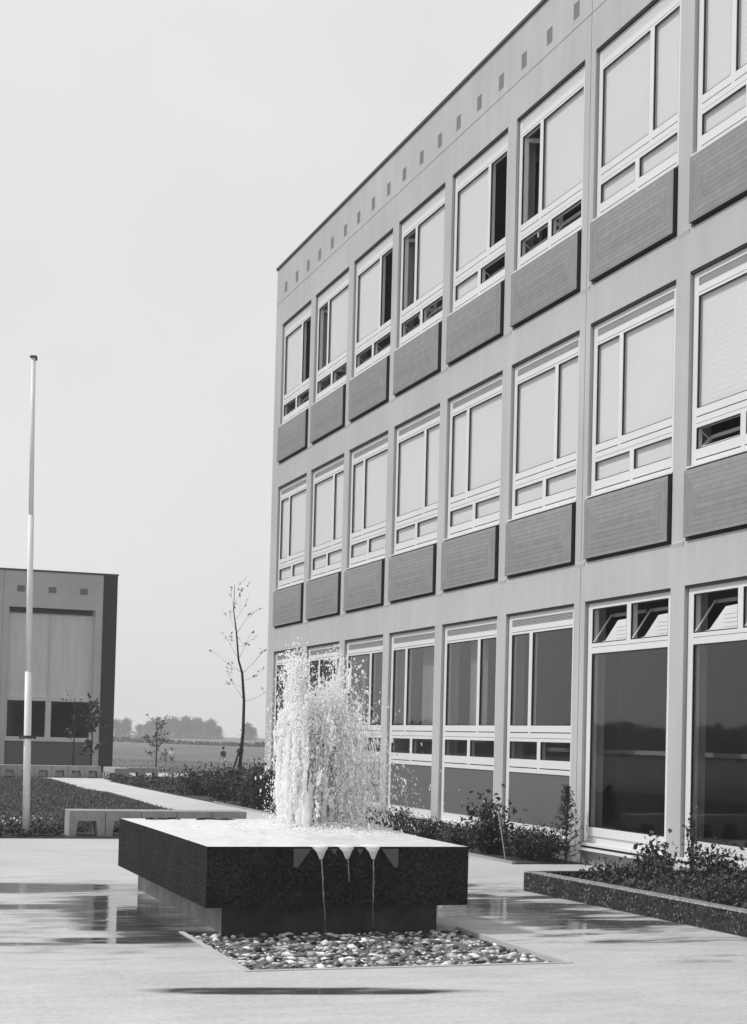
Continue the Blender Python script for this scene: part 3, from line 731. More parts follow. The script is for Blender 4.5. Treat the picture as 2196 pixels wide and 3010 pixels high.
NW, NH = 0.070, 0.060
prof = [(FX0, FZ1-0.10), (FX0, FZ1)]
for x in NX: prof += [(x-NW, FZ1), (x-0.008, FZ1-NH), (x+0.008, FZ1-NH), (x+NW, FZ1)]
prof += [(FX1, FZ1), (FX1, FZ1-0.10)]
b.prism(prof, 'y', FY0, FY0+RW)
b.box(FX0, FX0+RW, FY0+RW, FY1, FZ1-0.10, FZ1); b.box(FX1-RW, FX1, FY0+RW, FY1, FZ1-0.10, FZ1); b.box(FX0+RW, FX1-RW, FY1-RW, FY1, FZ1-0.10, FZ1)
b.build('basin', AGG, fo_, FO)
# raised bits of dark rim stone showing above the water at the back
b = MB(); rr = random.Random(3); x = FX0+0.22
while x < FX1-1.0:
    wd = rr.uniform(0.015, 0.05)
    if not 3.22 < x < 3.40: b.box(x, x+wd, FY1-0.22+rr.uniform(0, 0.03), FY1-0.17+rr.uniform(0, 0.03), FZ1-0.03, FZ1+rr.uniform(0.008, 0.026))
    x += wd*0.96
b.build('rim_stone', DARKWALL, fo_, FO)
# spout facets of smooth concrete set into the front
y_ = FY0
xl, xr = NX[0]-0.205-0.005, NX[2]+0.205+0.005
yf = (y_-0.012, y_+0.01)
for poly in ([(xl, FZ1-0.012), (xl+0.135, FZ1-0.012), (xl+0.03, FZ1-0.155), (xl, FZ1-0.145)],
             [(xr-0.135, FZ1-0.012), (xr, FZ1-0.012), (xr, FZ1-0.150), (xr-0.03, FZ1-0.155)],
             [((NX[0]+NX[1])/2-0.026, FZ1-0.012), ((NX[0]+NX[1])/2+0.026, FZ1-0.012), ((NX[0]+NX[1])/2, FZ1-0.055)],
             [((NX[1]+NX[2])/2-0.026, FZ1-0.012), ((NX[1]+NX[2])/2+0.026, FZ1-0.012), ((NX[1]+NX[2])/2, FZ1-0.055)]):
    b = MB(); b.prism(poly, 'y', *(yf if len(poly) == 4 else (y_-0.027, y_-0.012))); b.build('spout_facet', SPOUTC, fo_, FO)
for q in (0, 1):
    xm = (NX[q]+NX[q+1])/2; hw = 0.080
    b = MB(); b.add([(xm-hw, FY0+0.002, FZ1-0.05), (xm-0.028, FY0-0.022, FZ1-0.013), (xm+0.028, FY0-0.022, FZ1-0.013), (xm+hw, FY0+0.002, FZ1-0.05), (xm, FY0-0.020, FZ1-0.06), (xm-0.05, FY0+0.002, FZ1-0.34), (xm+0.05, FY0+0.002, FZ1-0.34), (xm-0.028, FY0+0.002, FZ1-0.013), (xm+0.028, FY0+0.002, FZ1-0.013)],
                    [(0, 5, 4, 1), (1, 4, 2), (2, 4, 6, 3), (5, 6, 4), (0, 1, 7), (3, 8, 2), (1, 2, 8, 7)])
    b.build('spout_ridge', AGG, fo_, FO)
# water surface, foamy, brimming over the rim
b = MB(); nxg, nyg = 70, 110
gx = np.linspace(FX0+0.004, FX1-0.004, nxg); gy = np.linspace(FY0+0.004, FY1-0.03, nyg)
XX, YY = np.meshgrid(gx, gy)
JX, JY = 4.10, 13.46
dd = np.hypot(XX-JX-0.15, YY-JY)
ZZ = FZ1+0.004+0.055*np.exp(-(dd/0.42)**2)+0.022*np.exp(-(dd/1.0)**2)
lf = rng.normal(size=(nyg, nxg))
for _ in range(2): lf = (lf+np.roll(lf, 1, 0)+np.roll(lf, 1, 1)+np.roll(lf, -1, 0)+np.roll(lf, -1, 1))/5
ed = np.minimum(np.minimum(XX-FX0, FX1-XX), np.minimum(YY-FY0, FY1-YY))
ZZ = ZZ + lf*0.018*np.clip(ed/0.15, 0, 1)*(0.5+1.6*np.exp(-(dd/0.8)**2))
FOAMTOP = mat('foamy_water', 0.70, 0.3, var=0.08, scale=14, bump=0.35, bscale=26, spec=0.6, var2=0.06, scale2=2.0)
VV = np.stack([XX, YY, ZZ], -1).reshape(-1, 3)
ii = np.arange(nxg*nyg).reshape(nyg, nxg)
FF = np.stack([ii[:-1, :-1], ii[:-1, 1:], ii[1:, 1:], ii[1:, :-1]], -1).reshape(-1, 4)
bulk('water_surface', VV, FF, FOAMTOP, fo_, True, FO)
# water running out of the notches
for q, x in enumerate(NX):
    b = MB(); y_ = FY0-0.016
    zt_ = FZ1+0.007; g_ = []
    for a_, wd_, yy_, zz_ in ((0, 1.05, FY0+0.09, zt_), (1, 0.98, FY0+0.015, zt_), (2, 0.86, FY0-0.012, FZ1-0.006), (3, 0.52, FY0-0.030, FZ1-0.032), (4, 0.16, FY0-0.036, FZ1-NH-0.030)):
        for f_ in (-1, -0.5, 0, 0.5, 1): g_.append((x+NW*wd_*f_, yy_+0.010*f_*f_*(a_ > 0), zz_+0.004*(1-f_*f_)+random.gauss(0, 0.0015)))
    b.add(g_, [(r_i*5+c_i, r_i*5+c_i+1, r_i*5+c_i+6, r_i*5+c_i+5) for r_i in range(4) for c_i in range(4)], 0)
    y_ = FY0-0.030
    for st_ in range(5):                                          # broken strands
        ln = (0.60, 0.20, 0.55)[q]*random.uniform(0.35, 1.0) if st_ else (0.62, 0.2, 0.55)[q]; dx = (0.045, 0.035, 0.004)[q]+random.gauss(0, 0.008)*(st_ > 0); t0 = 0.0 if st_ == 0 else random.uniform(0, 0.45)
        r_s = 0.0042 if st_ == 0 else random.uniform(0.0015, 0.0028)
        pts, rad = [], []
        for t_ in np.linspace(t0, 1, 12):
            pts.append((x+random.gauss(0, 0.0015)+dx*t_*ln/0.6, y_-0.02*t_**0.5, FZ1-NH-0.01-ln*t_*0.97)); rad.append(r_s*(1-0.8*t_)*(1+0.5*math.sin(t_*29+q*2+st_)))
        b.tube(pts, rad, 5, 1)
    b.build('water_stream', [FOAM, TRICKLE], fo_, FO, smooth=False)
# the jets: droplets and ropes of white water thrown up and falling back, drifting to the right
def spray():
    P, Rr, Ax, St = [], [], [], []
    G_ = 9.81
    noz = []
    for q in range(15):
        a = 2*math.pi*q/15; rad = 0.20+0.05*math.sin(q*2.3)
        noz.append((JX+rad*math.cos(a), JY+rad*math.sin(a)))
    noz += [(JX-0.05, JY), (JX+0.07, JY-0.03)]
    for j, (nx_, ny_) in enumerate(noz):
        xo = nx_-JX
        hgt = 0.95+0.62*min(1, abs(xo)/0.19)**1.5 + rng.uniform(-0.12, 0.12)
        if j in (0, 8): hgt = 1.62
        v0 = math.sqrt(2*G_*hgt); T = 2*v0/G_
        n = 520 if xo < 0.1 else 260
        t = rng.uniform(0.0, 1.0, n)**0.9*T
        pulse = 1+0.05*np.sin(t*31+j*1.7)+rng.normal(0, 0.022, n)   # the jet surges
        sp_ = rng.normal(0, 1, (n, 2))*0.10*np.clip(t/T*1.9, 0.12, 1)[:, None]
        wind = 0.42*np.clip(t-0.25*T, 0, None)**2*rng.uniform(0.3, 1.5, n)
        z = v0*pulse*t-0.5*G_*t*t
        x = np.maximum(nx_+sp_[:, 0]*t*1.35, JX-0.28+0.03*sp_[:, 1])+max(xo, -0.05)*0.12*t+wind
        y = ny_+sp_[:, 1]*t*1.35
        vz = v0*pulse-G_*t
        ok = z > 0.0
        r = np.where(t < 0.55*T, rng.uniform(0.009, 0.021, n), rng.lognormal(math.log(0.0085), 0.45, n))
        P.append(np.stack([x, y, FZ1+z], 1)[ok]); Rr.append(r[ok])
        Ax.append(np.stack([sp_[:, 0]+0.3*wind, sp_[:, 1], vz+0.01], 1)[ok]); St.append((1+rng.uniform(0.2, 1.0, n)*np.clip(np.abs(vz)/2.2, 0, 2.2))[ok])
    # ragged crown flung off the tops of the two outer jets
    for tx, tz_ in ((JX-0.19, 2.22), (JX+0.25, 2.20), (JX-0.1, 2.10), (JX+0.02, 1.75)):
        n = 130; q = np.abs(rng.normal(0, 1, n))
        P.append(np.stack([tx+rng.normal(0, 0.035, n)+0.0*q, JY+rng.normal(0, 0.08, n), tz_+0.09-q*0.17], 1)); Rr.append(rng.uniform(0.005, 0.02, n))
        Ax.append(rng.normal(0, 0.4, (n, 3))+np.array([0, 0, 1.0])); St.append(rng.uniform(1, 2.4, n))
    # broad column of broken water low down
    n = 3600; u = rng.uniform(0, 1, n)
    zz = FZ1+1.25*u**1.5
    P.append(np.stack([JX+0.02+rng.normal(0, 1, n)*(0.165+0.02*(1-u))+0.06*(1-u), JY+rng.normal(0, 0.16, n), zz], 1)); Rr.append(rng.uniform(0.005, 0.017, n))
    Ax.append(np.stack([rng.normal(0.05, .15, n), rng.normal(0, .1, n), np.ones(n)], 1)); St.append(rng.uniform(1.2, 3.2, n))
    # droplets blown to the right
    n = 1700; u = rng.uniform(0, 1, n)**0.75
    dx = np.abs(rng.normal(0, 1, n))*(0.12+0.42*u)
    zz = FZ1+1.35*(1-u)*np.exp(-0.15*dx)
    P.append(np.stack([JX+0.22+dx, JY+rng.normal(0, 0.35, n), zz+0.0], 1)); Rr.append(np.clip(rng.lognormal(math.log(0.0062), 0.55, n), 0.002, 0.02))
    Ax.append(np.stack([0.35+rng.normal(0, .12, n), rng.normal(0, .1, n), -1.0*np.ones(n)], 1)); St.append(rng.uniform(1.2, 4.0, n))
    # a few to the left
    n = 420; u = rng.uniform(0, 1, n)
    P.append(np.stack([JX-0.25-np.abs(rng.normal(0, 0.05, n))*(0.5+0.6*(1-u)), JY+rng.normal(0, 0.2, n), FZ1+1.4*u], 1)); Rr.append(np.clip(rng.lognormal(math.log(0.005), 0.45, n), 0.002, 0.015))
    Ax.append(np.stack([rng.normal(-0.1, .1, n), rng.normal(0, .1, n), np.ones(n)], 1)); St.append(rng.uniform(1, 2.5, n))
    # foam and splashes on the surface
    n = 2600; a = rng.uniform(0, 2*math.pi, n); rad = np.abs(rng.normal(0, 0.42, n))
    px, py = JX+0.16+rad*np.cos(a)*0.9, JY+rad*np.sin(a)*1.3
    okk = (px > FX0+0.05) & (px < FX1-0.02) & (py > FY0+0.2) & (py < FY1-0.1)
    hz = np.abs(rng.normal(0, 0.05, n))*np.exp(-(rad/0.6)**2)
    P.append(np.stack([px, py, FZ1+0.012+hz], 1)[okk]); Rr.append(rng.uniform(0.005, 0.016, n)[okk])
    Ax.append((rng.normal(0, .5, (n, 3))+np.array([0, 0, .6]))[okk]); St.append(rng.uniform(1, 2.0, n)[okk])
    P, Rr, Ax, St = map(np.concatenate, (P, Rr, Ax, St))
    ok = (P[:, 2] > FZ1-0.02) & (P[:, 2] < 2.18+np.abs(rng.normal(0, 0.09, len(P))))
    ok &= ~((P[:, 0] > FX1) & (P[:, 2] < 0.3))
    return P[ok], Rr[ok], Ax[ok], St[ok]
P_, R_, A_, S_ = spray()
def threads():
    """fine broken ropes of water: short strings of small drops, thick in the core and ragged at the top"""
    P, Rr, A = [], [], []
    def top(x):                                                   # height of the water over the basin across the column
        q = x-JX
        return 0.95+0.66*math.exp(-((q+0.16)/0.055)**2)+0.64*math.exp(-((q-0.25)/0.045)**2)+0.22*math.exp(-((q-0.05)/0.09)**2)
    for _ in range(1500):
        u = random.random()
        x = JX+random.choice((random.gauss(-0.17, 0.07), random.gauss(0.0, 0.13), random.gauss(0.2, 0.08), random.gauss(0.03, 0.18)))
        if x > JX+0.12 and random.random() < 0.6: continue
        T = top(x)*min(random.uniform(0.72, 1.02), random.uniform(0.72, 1.10))
        lim = -0.23 if random.random() < 0.95 else -0.30
        if x-JX < lim: continue
        z0 = T*u**0.85; z0 += 0.0
        ln = random.uniform(0.05, 0.30)*(1.15-0.6*z0/1.6)
        n = random.randint(12, 30)
        t = np.sort(rng.uniform(0, 1, n)); y = JY+random.gauss(0, 0.16)
        lean = random.gauss(0.02, 0.10)+0.25*(x-JX)*0.4
        px_ = x+lean*ln*t+rng.normal(0, 0.008, n); pz_ = np.minimum(FZ1+z0+ln*t, FZ1+T*1.02+rng.normal(0, .02, n)); py_ = y+rng.normal(0, 0.012, n)
        P.append(np.stack([px_, py_, pz_], 1)); Rr.append(rng.uniform(0.0035, 0.0095, n)*(1.25 if u < 0.5 else 1.0))
        A.append(np.stack([lean+rng.normal(0, .15, n), rng.normal(0, .1, n), np.ones(n)], 1))
    n = 9000                                                       # fine mist drifting right and left of the column
    u = rng.uniform(0, 1, n)**0.8
    dx = np.where(rng.uniform(0, 1, n) < 0.85, 0.12+np.abs(rng.normal(0, 1, n))*(0.07+0.27*u), -0.22-np.abs(rng.normal(0, .04, n)))
    P.append(np.stack([JX+dx, JY+rng.normal(0, .25, n), FZ1+(1.45-0.35*np.clip(dx, 0, 2))*(1-u)], 1)); Rr.append(rng.uniform(0.0015, 0.0048, n))
    A.append(np.stack([0.3+rng.normal(0, .2, n), rng.normal(0, .1, n), -np.ones(n)], 1))
    return np.concatenate(P), np.concatenate(Rr), np.concatenate(A)
P2, R2_, A2 = threads()
# falling curtain of streaks on the lee side
n = 2600; u = rng.uniform(0, 1, n)
dx = 0.22+np.abs(rng.normal(0, 1, n))*0.24
zz = (1.15-0.75*np.clip(dx-0.25, 0, 1.2))*u
P4 = np.stack([JX+dx, JY+rng.normal(0, 0.2, n), FZ1+zz], 1); ok4 = P4[:, 0] < FX1+0.12
nb = 130
P4 = np.concatenate([P4[ok4], np.stack([JX+0.30+np.abs(rng.normal(0, .12, nb)), JY+rng.normal(0, .1, nb), FZ1+rng.normal(0.93, 0.22, nb)], 1)]); ok4 = np.ones(len(P4), bool)
P4 = P4[ok4]; R4 = np.clip(rng.lognormal(math.log(0.0042), 0.45, len(P4)), 0.002, 0.011)
R4[-nb:] = rng.uniform(0.004, 0.0145, nb)
A4 = np.stack([rng.normal(-0.28, .1, len(P4)), rng.normal(0, .1, len(P4)), np.ones(len(P4))], 1)
S4 = rng.uniform(1.6, 5.0, len(P4)); S4[-nb:] = rng.uniform(1.0, 1.5, nb)
VE, FE = blobs(P4, R4, A4, S4, ICO1, 0.08)
# foam heaped where the water falls back
n = 9000; a = rng.uniform(0, 6.283, n); rad = np.abs(rng.normal(0, 0.33, n))
fx, fy = JX+0.13+rad*np.cos(a), JY+rad*np.sin(a)*1.2
P3 = np.stack([fx, fy, FZ1+0.02+np.abs(rng.normal(0, 0.055, n))*np.exp(-(rad/0.5)**2)], 1)
okk = (fx > FX0+0.05) & (fx < FX1-0.01) & (fy < FY1-0.1)
P3 = P3[okk]; R3 = rng.uniform(0.003, 0.011, len(P3))
def cores():
    """the white ropes of water: thick and merging low down, thinning and breaking into beads at the tips"""
    out = []
    def rope(x, y, z0, hg, r_0, lean, seg=0.022, ns=8, beads=0.5):
        nr = max(8, int(hg/seg)); u = np.linspace(0, 1, nr)
        ox = x+lean*hg*u+np.cumsum(rng.normal(0, 0.0028, nr)); oy = y+np.cumsum(rng.normal(0, 0.0028, nr))
        a = np.linspace(0, 2*math.pi, ns, endpoint=False)
        nz = rng.normal(0, 1, (nr, ns)); nz = (nz+np.roll(nz, 1, 0)+np.roll(nz, -1, 0)+np.roll(nz, 1, 1))/2.2
        bead = 1+beads*u**1.5*np.convolve(rng.normal(0, 1.3, nr), [0.3, 0.5, 0.3], 'same')
        prof = np.clip(1.05-u**1.8, 0.10, 1)*np.clip((1-u)*10, 0.1, 1)*np.clip(u*14, 0.25, 1)*np.clip(bead, 0.12, 2)
        rad = r_0*prof[:, None]*(1+0.24*nz)
        V = np.stack([ox[:, None]+rad*np.cos(a), oy[:, None]+rad*np.sin(a), np.broadcast_to((z0+u*hg)[:, None], rad.shape)+0.006*nz], -1).reshape(-1, 3)
        k = np.arange(nr*ns).reshape(nr, ns); A_0, B_0, C_0, D_0 = k[:-1], np.roll(k, -1, 1)[:-1], np.roll(k, -1, 1)[1:], k[1:]
        F = np.concatenate([np.stack([A_0, B_0, C_0], -1).reshape(-1, 3), np.stack([A_0, C_0, D_0], -1).reshape(-1, 3)])
        out.append((V, F))
    # broad base
    for cx, cy, r_0, hg in ((-0.16, 0.05, .08, .75), (-0.12, -0.05, .09, .95), (-0.05, 0.0, .10, .85), (0.02, -0.05, .10, .80), (-0.12, 0.12, .08, .8), (-0.18, -0.1, .06, .55)):
        rope(JX+cx, JY+cy, FZ1, hg, r_0, 0.0, ns=16, beads=0.2)
    def hmax(q):
        return 0.92+0.66*math.exp(-((q+0.16)/0.048)**2)+0.66*math.exp(-((q-0.245)/0.04)**2)+0.30*math.exp(-((q-0.03)/0.05)**2)+0.18*math.exp(-((q+0.26)/0.04)**2)
    for _ in range(210):
        q = random.choice((random.gauss(-0.16, 0.045), random.gauss(-0.14, 0.06), random.gauss(0.235, 0.025), random.gauss(0.0, 0.08), random.uniform(-0.28, 0.16)))
        if not -0.235 < q < 0.30 or (q > 0.13 and random.random() < 0.35): continue
        rope(JX+q, JY+random.gauss(0, 0.11), FZ1, hmax(q)*min(random.uniform(0.6, 1.0), random.uniform(0.7, 1.06)), random.uniform(0.014, 0.034), random.gauss(0.0, 0.025))
    for _ in range(120):                                           # loose pieces of rope hanging in the upper part
        q = random.choice((random.gauss(-0.16, 0.06), random.gauss(0.235, 0.05), random.gauss(0.05, 0.10)))
        T = hmax(q); z0 = T*random.uniform(0.35, 0.9)
        rope(JX+q, JY+random.gauss(0, 0.12), FZ1+z0, min(random.uniform(0.06, 0.28), max(0.05, T*1.03-z0)), random.uniform(0.008, 0.020), random.gauss(0.05, 0.12), seg=0.014, ns=7, beads=0.8)
    for _ in range(170):                                           # streaks falling back on the lee side
        q = 0.24+abs(random.gauss(0, 0.22)); z0 = random.uniform(0.0, max(0.1, 0.95-0.9*(q-0.24)))
        if q > 0.72: continue
        rope(JX+q, JY+random.gauss(0, 0.17), FZ1+z0, random.uniform(0.04, 0.16), random.uniform(0.005, 0.012), random.gauss(-0.28, 0.1), seg=0.012, ns=6, beads=0.7)
    return join(out)
VD, FD = cores()
VA, FA = blobs(P_, R_*0.45, A_, S_, ICO1, 0.08)
VB, FB = blobs(P2, R2_, A2, rng.uniform(1.2, 3.0, len(P2)), OCTA, 0.15)
VC, FC = blobs(P3, R3, None, None, OCTA, 0.2)
V_, F_ = join([(VA, FA), (VB, FB), (VC, FC), (VD, FD), (VE, FE)])
o = bulk('fountain_jets', V_, F_, FOAM, None, True)
tag(o, 'white jets and spray of water rising above the fountain basin', 'water jets', kind='stuff')

# pebbles in the bed before the fountain
n = 3300
px = rng.uniform(GX0+0.03, GX1-0.03, n); py = rng.uniform(GY0+0.03, GY1-0.02, n)
pr = np.clip(rng.lognormal(math.log(0.0145), 0.42, n), 0.007, 0.034)
V_, F_ = blobs(np.stack([px, py, -0.045+pr*0.6+rng.uniform(0, 0.05, n)], 1), pr, np.stack([rng.normal(size=n), rng.normal(size=n), rng.normal(0, 0.25, n)], 1), rng.uniform(1.1, 2.0, n), ICO1, 0.16)
V_[:, 2] = -0.06+(V_[:, 2]+0.05)*0.62
o = bulk('pebbles', V_, F_, PEB, None, True); tag(o, 'bed of pale and dark rounded pebbles in front of the fountain base', 'pebbles', kind='stuff')

eb = MB()
for x0, x1, y0, y1 in ((GX0-0.035, GX0+0.004, GY0-0.035, GY1-0.002), (GX1-0.004, GX1+0.035, GY0-0.035, GY1-0.002), (GX0+0.004, GX1-0.004, GY0-0.035, GY0+0.004)): eb.box(x0, x1, y0, y1, -0.08, 0.006)
tag(eb.build('pebble_edging', CONC), 'narrow pale concrete edging round the pebble bed', 'edging')
# ------------------------------------------------------------------ flagpole
fp = thing('flagpole', 'tall slender pale flagpole without a flag at the plaza edge', 'flagpole', (2.66, 22.17, 0)); fp.rotation_euler = (0, -0.0163, 0)
H_ = 6.70
b = MB(); b.tube([(0, 0, 0.01), (0, 0, 2.29)], [0.052, 0.049], 20); b.build('pole_section', POLEM, fp, smooth=True)
b = MB(); b.tube([(0, 0, 2.28), (0, 0, 4.48)], [0.043, 0.040], 20); b.build('pole_section', POLEM, fp, smooth=True)
b = MB(); b.tube([(0, 0, 4.47), (0, 0, H_)], [0.034, 0.030], 20); b.build('pole_section', POLEM, fp, smooth=True)
b = MB(); b.tube([(0, 0, H_), (0, 0, H_+0.02)], 0.052, 16); b.tube([(0.04, 0, H_-0.04), (0.04, 0, H_)], 0.015, 8); b.build('finial_cap', DARKMETAL, fp)
b = MB(); b.tube([(0, 0, 1.36), (0, 0, 1.40)], 0.066, 16); b.tube([(-0.105, 0, 1.38), (0.105, 0, 1.38)], 0.014, 8); b.tube([(-0.10, 0, 1.35), (-0.10, 0, 1.41)], 0.016, 8); b.tube([(0.10, 0, 1.35), (0.10, 0, 1.41)], 0.016, 8)
b.build('cleat', DARKMETAL, fp)
b = MB(); b.box(-0.22, 0.30, -0.14, 0.14, 0.012, 0.03); b.tube([(0, 0, 0.03), (0, 0, 0.06)], 0.09, 16); b.build('base_plate', DARKMETAL, fp)

# ------------------------------------------------------------------ benches of concrete blocks
def block(Wd, Dp, Ht, lip=0.055):
    m = MB(); a, c = 0.10, 0.125
    prof = [(0, Ht), (Wd, Ht), (Wd, 0), (Wd-a, 0), (Wd-c, Ht-0.15), (c, Ht-0.15), (a, 0), (0, 0)]
    m.prism(prof[::-1], 'y', 0, Dp)
    return m.mesh('seat_block', BENCHC)
BLK = block(0.505, 0.45, 0.37)
def bench(name_label, x, y, n, along='x', step=0.512):
    t = thing('bench', name_label, 'bench', (x, y, 0))
    for q in range(n):
        o = link('seat_block', BLK, t, (q*step, 0, 0) if along == 'x' else (0.45, q*step, 0))
        if along == 'y': o.rotation_euler = (0, 0, R(90))
        bv = o.modifiers.new('edge', 'BEVEL'); bv.width = 0.008; bv.segments = 2; bv.limit_method = 'ANGLE'
    return t
bench('low grey concrete block bench between the flagpole and the fountain', 3.24, 22.10, 5)
bench('long low concrete block bench in front of the hall', 2.0, 49.10, 12)
bench('short concrete bench beside the end of the path, set endwise', 8.18, 46.9, 4, 'y')
bench('pale concrete bench right of the path end, before the far paving', 8.75, 48.2, 2)

# ------------------------------------------------------------------ planter kerb by the building
kb = MB()
kx = lambda y: 6.64 + (14.35-y)*0.064
ya, yb = 14.35, 4.0; HK = 0.20; KW = 0.14
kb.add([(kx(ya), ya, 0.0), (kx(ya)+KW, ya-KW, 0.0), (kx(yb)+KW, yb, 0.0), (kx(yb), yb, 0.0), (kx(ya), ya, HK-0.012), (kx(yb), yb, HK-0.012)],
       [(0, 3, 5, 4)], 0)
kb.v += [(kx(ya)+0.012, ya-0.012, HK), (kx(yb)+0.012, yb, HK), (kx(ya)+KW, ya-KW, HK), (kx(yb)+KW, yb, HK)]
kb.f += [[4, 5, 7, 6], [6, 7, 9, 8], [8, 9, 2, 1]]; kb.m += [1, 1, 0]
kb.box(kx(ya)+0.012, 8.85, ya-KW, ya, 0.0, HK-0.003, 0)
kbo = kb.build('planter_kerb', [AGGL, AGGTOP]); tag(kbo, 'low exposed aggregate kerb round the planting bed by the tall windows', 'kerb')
sheet('planter_soil', [(kx(14.2)+0.13, 14.2), (kx(4)+0.13, 4.0), (8.90, 4.0), (8.90, 14.2)], 0.13, SOIL, 0.16)
ek = MB(); ek.box(7.90, 7.95, 17.42, 33.0, -0.03, 0.03); tag(ek.build('bed_edging', CONC_DARK), 'thin concrete edging strip of the bed along the facade', 'edging')

# ------------------------------------------------------------------ plants
def shrub_mesh(seed, rx, ry, hgt, n, leaf, m, stems=7, spiky=0.0):
    rr = np.random.default_rng(seed)
    mbs = MB(); tips = []
    for q in range(stems):
        a = rr.uniform(0, 6.28); l = rr.uniform(0.45, 1.0)
        tip = np.array([math.cos(a)*rx*l*0.8, math.sin(a)*ry*l*0.8, hgt*rr.uniform(0.65, 1.0)*(1.05-0.3*l)])
        mid = tip*np.array([0.45, 0.45, 0.55]); mbs.tube([(0, 0, -0.02), tuple(mid), tuple(tip)], [0.012, 0.008, 0.003], 4)
        tips.append(tip)
    tips = np.array(tips)
    k = rr.integers(0, stems, n); u = rr.uniform(0.15, 1.0, n)**0.8
    cen = tips[k]*u[:, None] + rr.normal(0, 1, (n, 3))*np.array([rx*0.24, ry*0.24, hgt*0.13])
    cen[:, 2] = np.clip(cen[:, 2], 0.02, None)
    V, F = leaves(cen, rr.uniform(0.6, 1.3, n)*leaf, 0.25 + spiky)
    return mbs, V, F
SH = {}
def shrub(label, x, y, z=0.0, rx=0.4, ry=0.4, hgt=0.5, n=700, leaf=0.06, m=LEAFD, group=None, kind=0, rot=0.0, sc_=1.0, stems=8, name='shrub', cat='shrub', spiky=0.0):
    key = (name, kind, rx, ry, hgt, n, leaf, m.name)
    if key not in SH:
        mbs, V, F = shrub_mesh(hash(key) % 9973 if False else kind*17+int(hgt*100)+n, rx, ry, hgt, n, leaf, m, stems, spiky)
        st = mbs.mesh('stem', BARK)
        tmp = bulk('foliage', V, F, m); me = tmp.data; bpy.data.objects.remove(tmp)
        SH[key] = (st, me)
    t = thing(name, label, cat, (x, y, z), group)
    t.rotation_euler = (0, 0, rot); t.scale = (sc_, sc_, sc_)
    link('stem', SH[key][0], t); link('foliage', SH[key][1], t)
    return t
rr = random.Random(11)
# bed along the facade
GRP = 'shrubs in the bed along the facade'
y = 18.0
while y < 31.5:
    shrub('low dark shrub in the bed along the school facade', 8.45+rr.uniform(-0.2, 0.2), y, 0.01, 0.40, 0.45, 0.38, 1300, 0.040, LEAFD, GRP, kind=rr.randrange(4), stems=16, rot=rr.uniform(0, 6), sc_=rr.uniform(0.75, 1.1))
    y += rr.uniform(0.45, 0.7)
shrub('tall leafy shrub standing above the low shrubs, tied beside a cane', 8.22, 18.9, 0.01, 0.36, 0.42, 0.84, 700, 0.08, LEAFD, None, kind=9, stems=10)
shrub('bushy shrub at the near end of the facade bed', 8.45, 17.95, 0.01, 0.42, 0.5, 0.50, 1300, 0.045, LEAFD, None, kind=8, stems=16)
b = MB(); b.tube([(8.03, 17.90, 0.0), (7.94, 17.95, 0.60)], [0.008, 0.007], 6); tag(b.build('plant_cane', mat('pale_cane', 0.4, 0.8)), 'thin pale cane leaning into the facade shrubs', 'cane')
# bushes at the far corner of the building
GRP2 = 'bushes beside the path at the far corner'
for q in range(34):
    yy = rr.uniform(29.5, 38.5); xx = rr.uniform(8.25, 8.7) if yy < 33.2 else rr.uniform(8.3, 10.6)
    shrub('dark bush beside the path at the far building corner', xx, yy, 0.01, 0.5, 0.5, 0.72, 900, 0.075, LEAFD, GRP2, kind=20+rr.randrange(4), rot=rr.uniform(0, 6), sc_=rr.uniform(0.75, 1.15))
# ground cover beyond
def cover(name, label, pts, size, m, mi=None, mats=None):
    V, F = leaves(pts, size, 0.8)
    o = bulk(name, V, F, m, None); tag(o, label, 'ground cover', kind='stuff'); return o
n = 16000; px = rng.uniform(7.95, 11.8, n); py = rng.uniform(36.5, 47.5, n)
hz = 0.13+0.06*np.sin(px*2.1+py*1.3)+0.05*np.sin(px*4.3-py*2.2)
okk = px < 7.95+np.clip((48.5-py)*2.4, 0.3, 4)
cover('ground_cover', 'low leafy ground cover filling the bed right of the path', np.stack([px, py, hz*rng.uniform(0.1, 1, n)], 1)[okk], rng.uniform(0.05, 0.11, n)[okk], LEAFM)
# the planter
n = 15000; py = rng.uniform(7.5, 14.15, n); px = rng.uniform(0, 1, n)*(8.8-(6.93+(14.35-py)*0.064))+6.93+(14.35-py)*0.064
hz = 0.09+0.06*np.sin(px*5.1+py*2.3)+0.05*np.sin(px*9-py*4.1)+0.04*rng.uniform(0, 1, n)
cover('heather', 'low heather like ground cover carpeting the kerbed planter', np.stack([px, py, 0.13+np.clip(hz, 0.02, 1)*rng.uniform(0.1, 1.1, n)], 1), rng.uniform(0.018, 0.05, n), LEAFM)
n = 5000; py = rng.uniform(4.5, 14.1, n); px = rng.uniform(0, 1, n)*(8.8-(6.95+(14.35-py)*0.064))+6.95+(14.35-py)*0.064
okk = np.sin(px*7+py*3.1)+np.sin(px*3-py*5.3)+0.7*np.sin(py*11) > 0.2
cover('heather_tips', 'paler tips of the low ground cover in the kerbed planter', np.stack([px, py, 0.18+0.14*rng.uniform(0, 1, n)], 1)[okk], rng.uniform(0.015, 0.04, n)[okk], LEAFL)
GRP3 = 'low cushions in the kerbed planter'
for q in range(16):
    shrub('low dark cushion plant in the kerbed planter', rr.uniform(7.2, 8.6), 14.0-q*0.58, 0.12, 0.32, 0.32, 0.22, 520, 0.032, LEAFD, GRP3, kind=40+rr.randrange(3), rot=rr.uniform(0, 6), sc_=rr.uniform(0.7, 1.15))
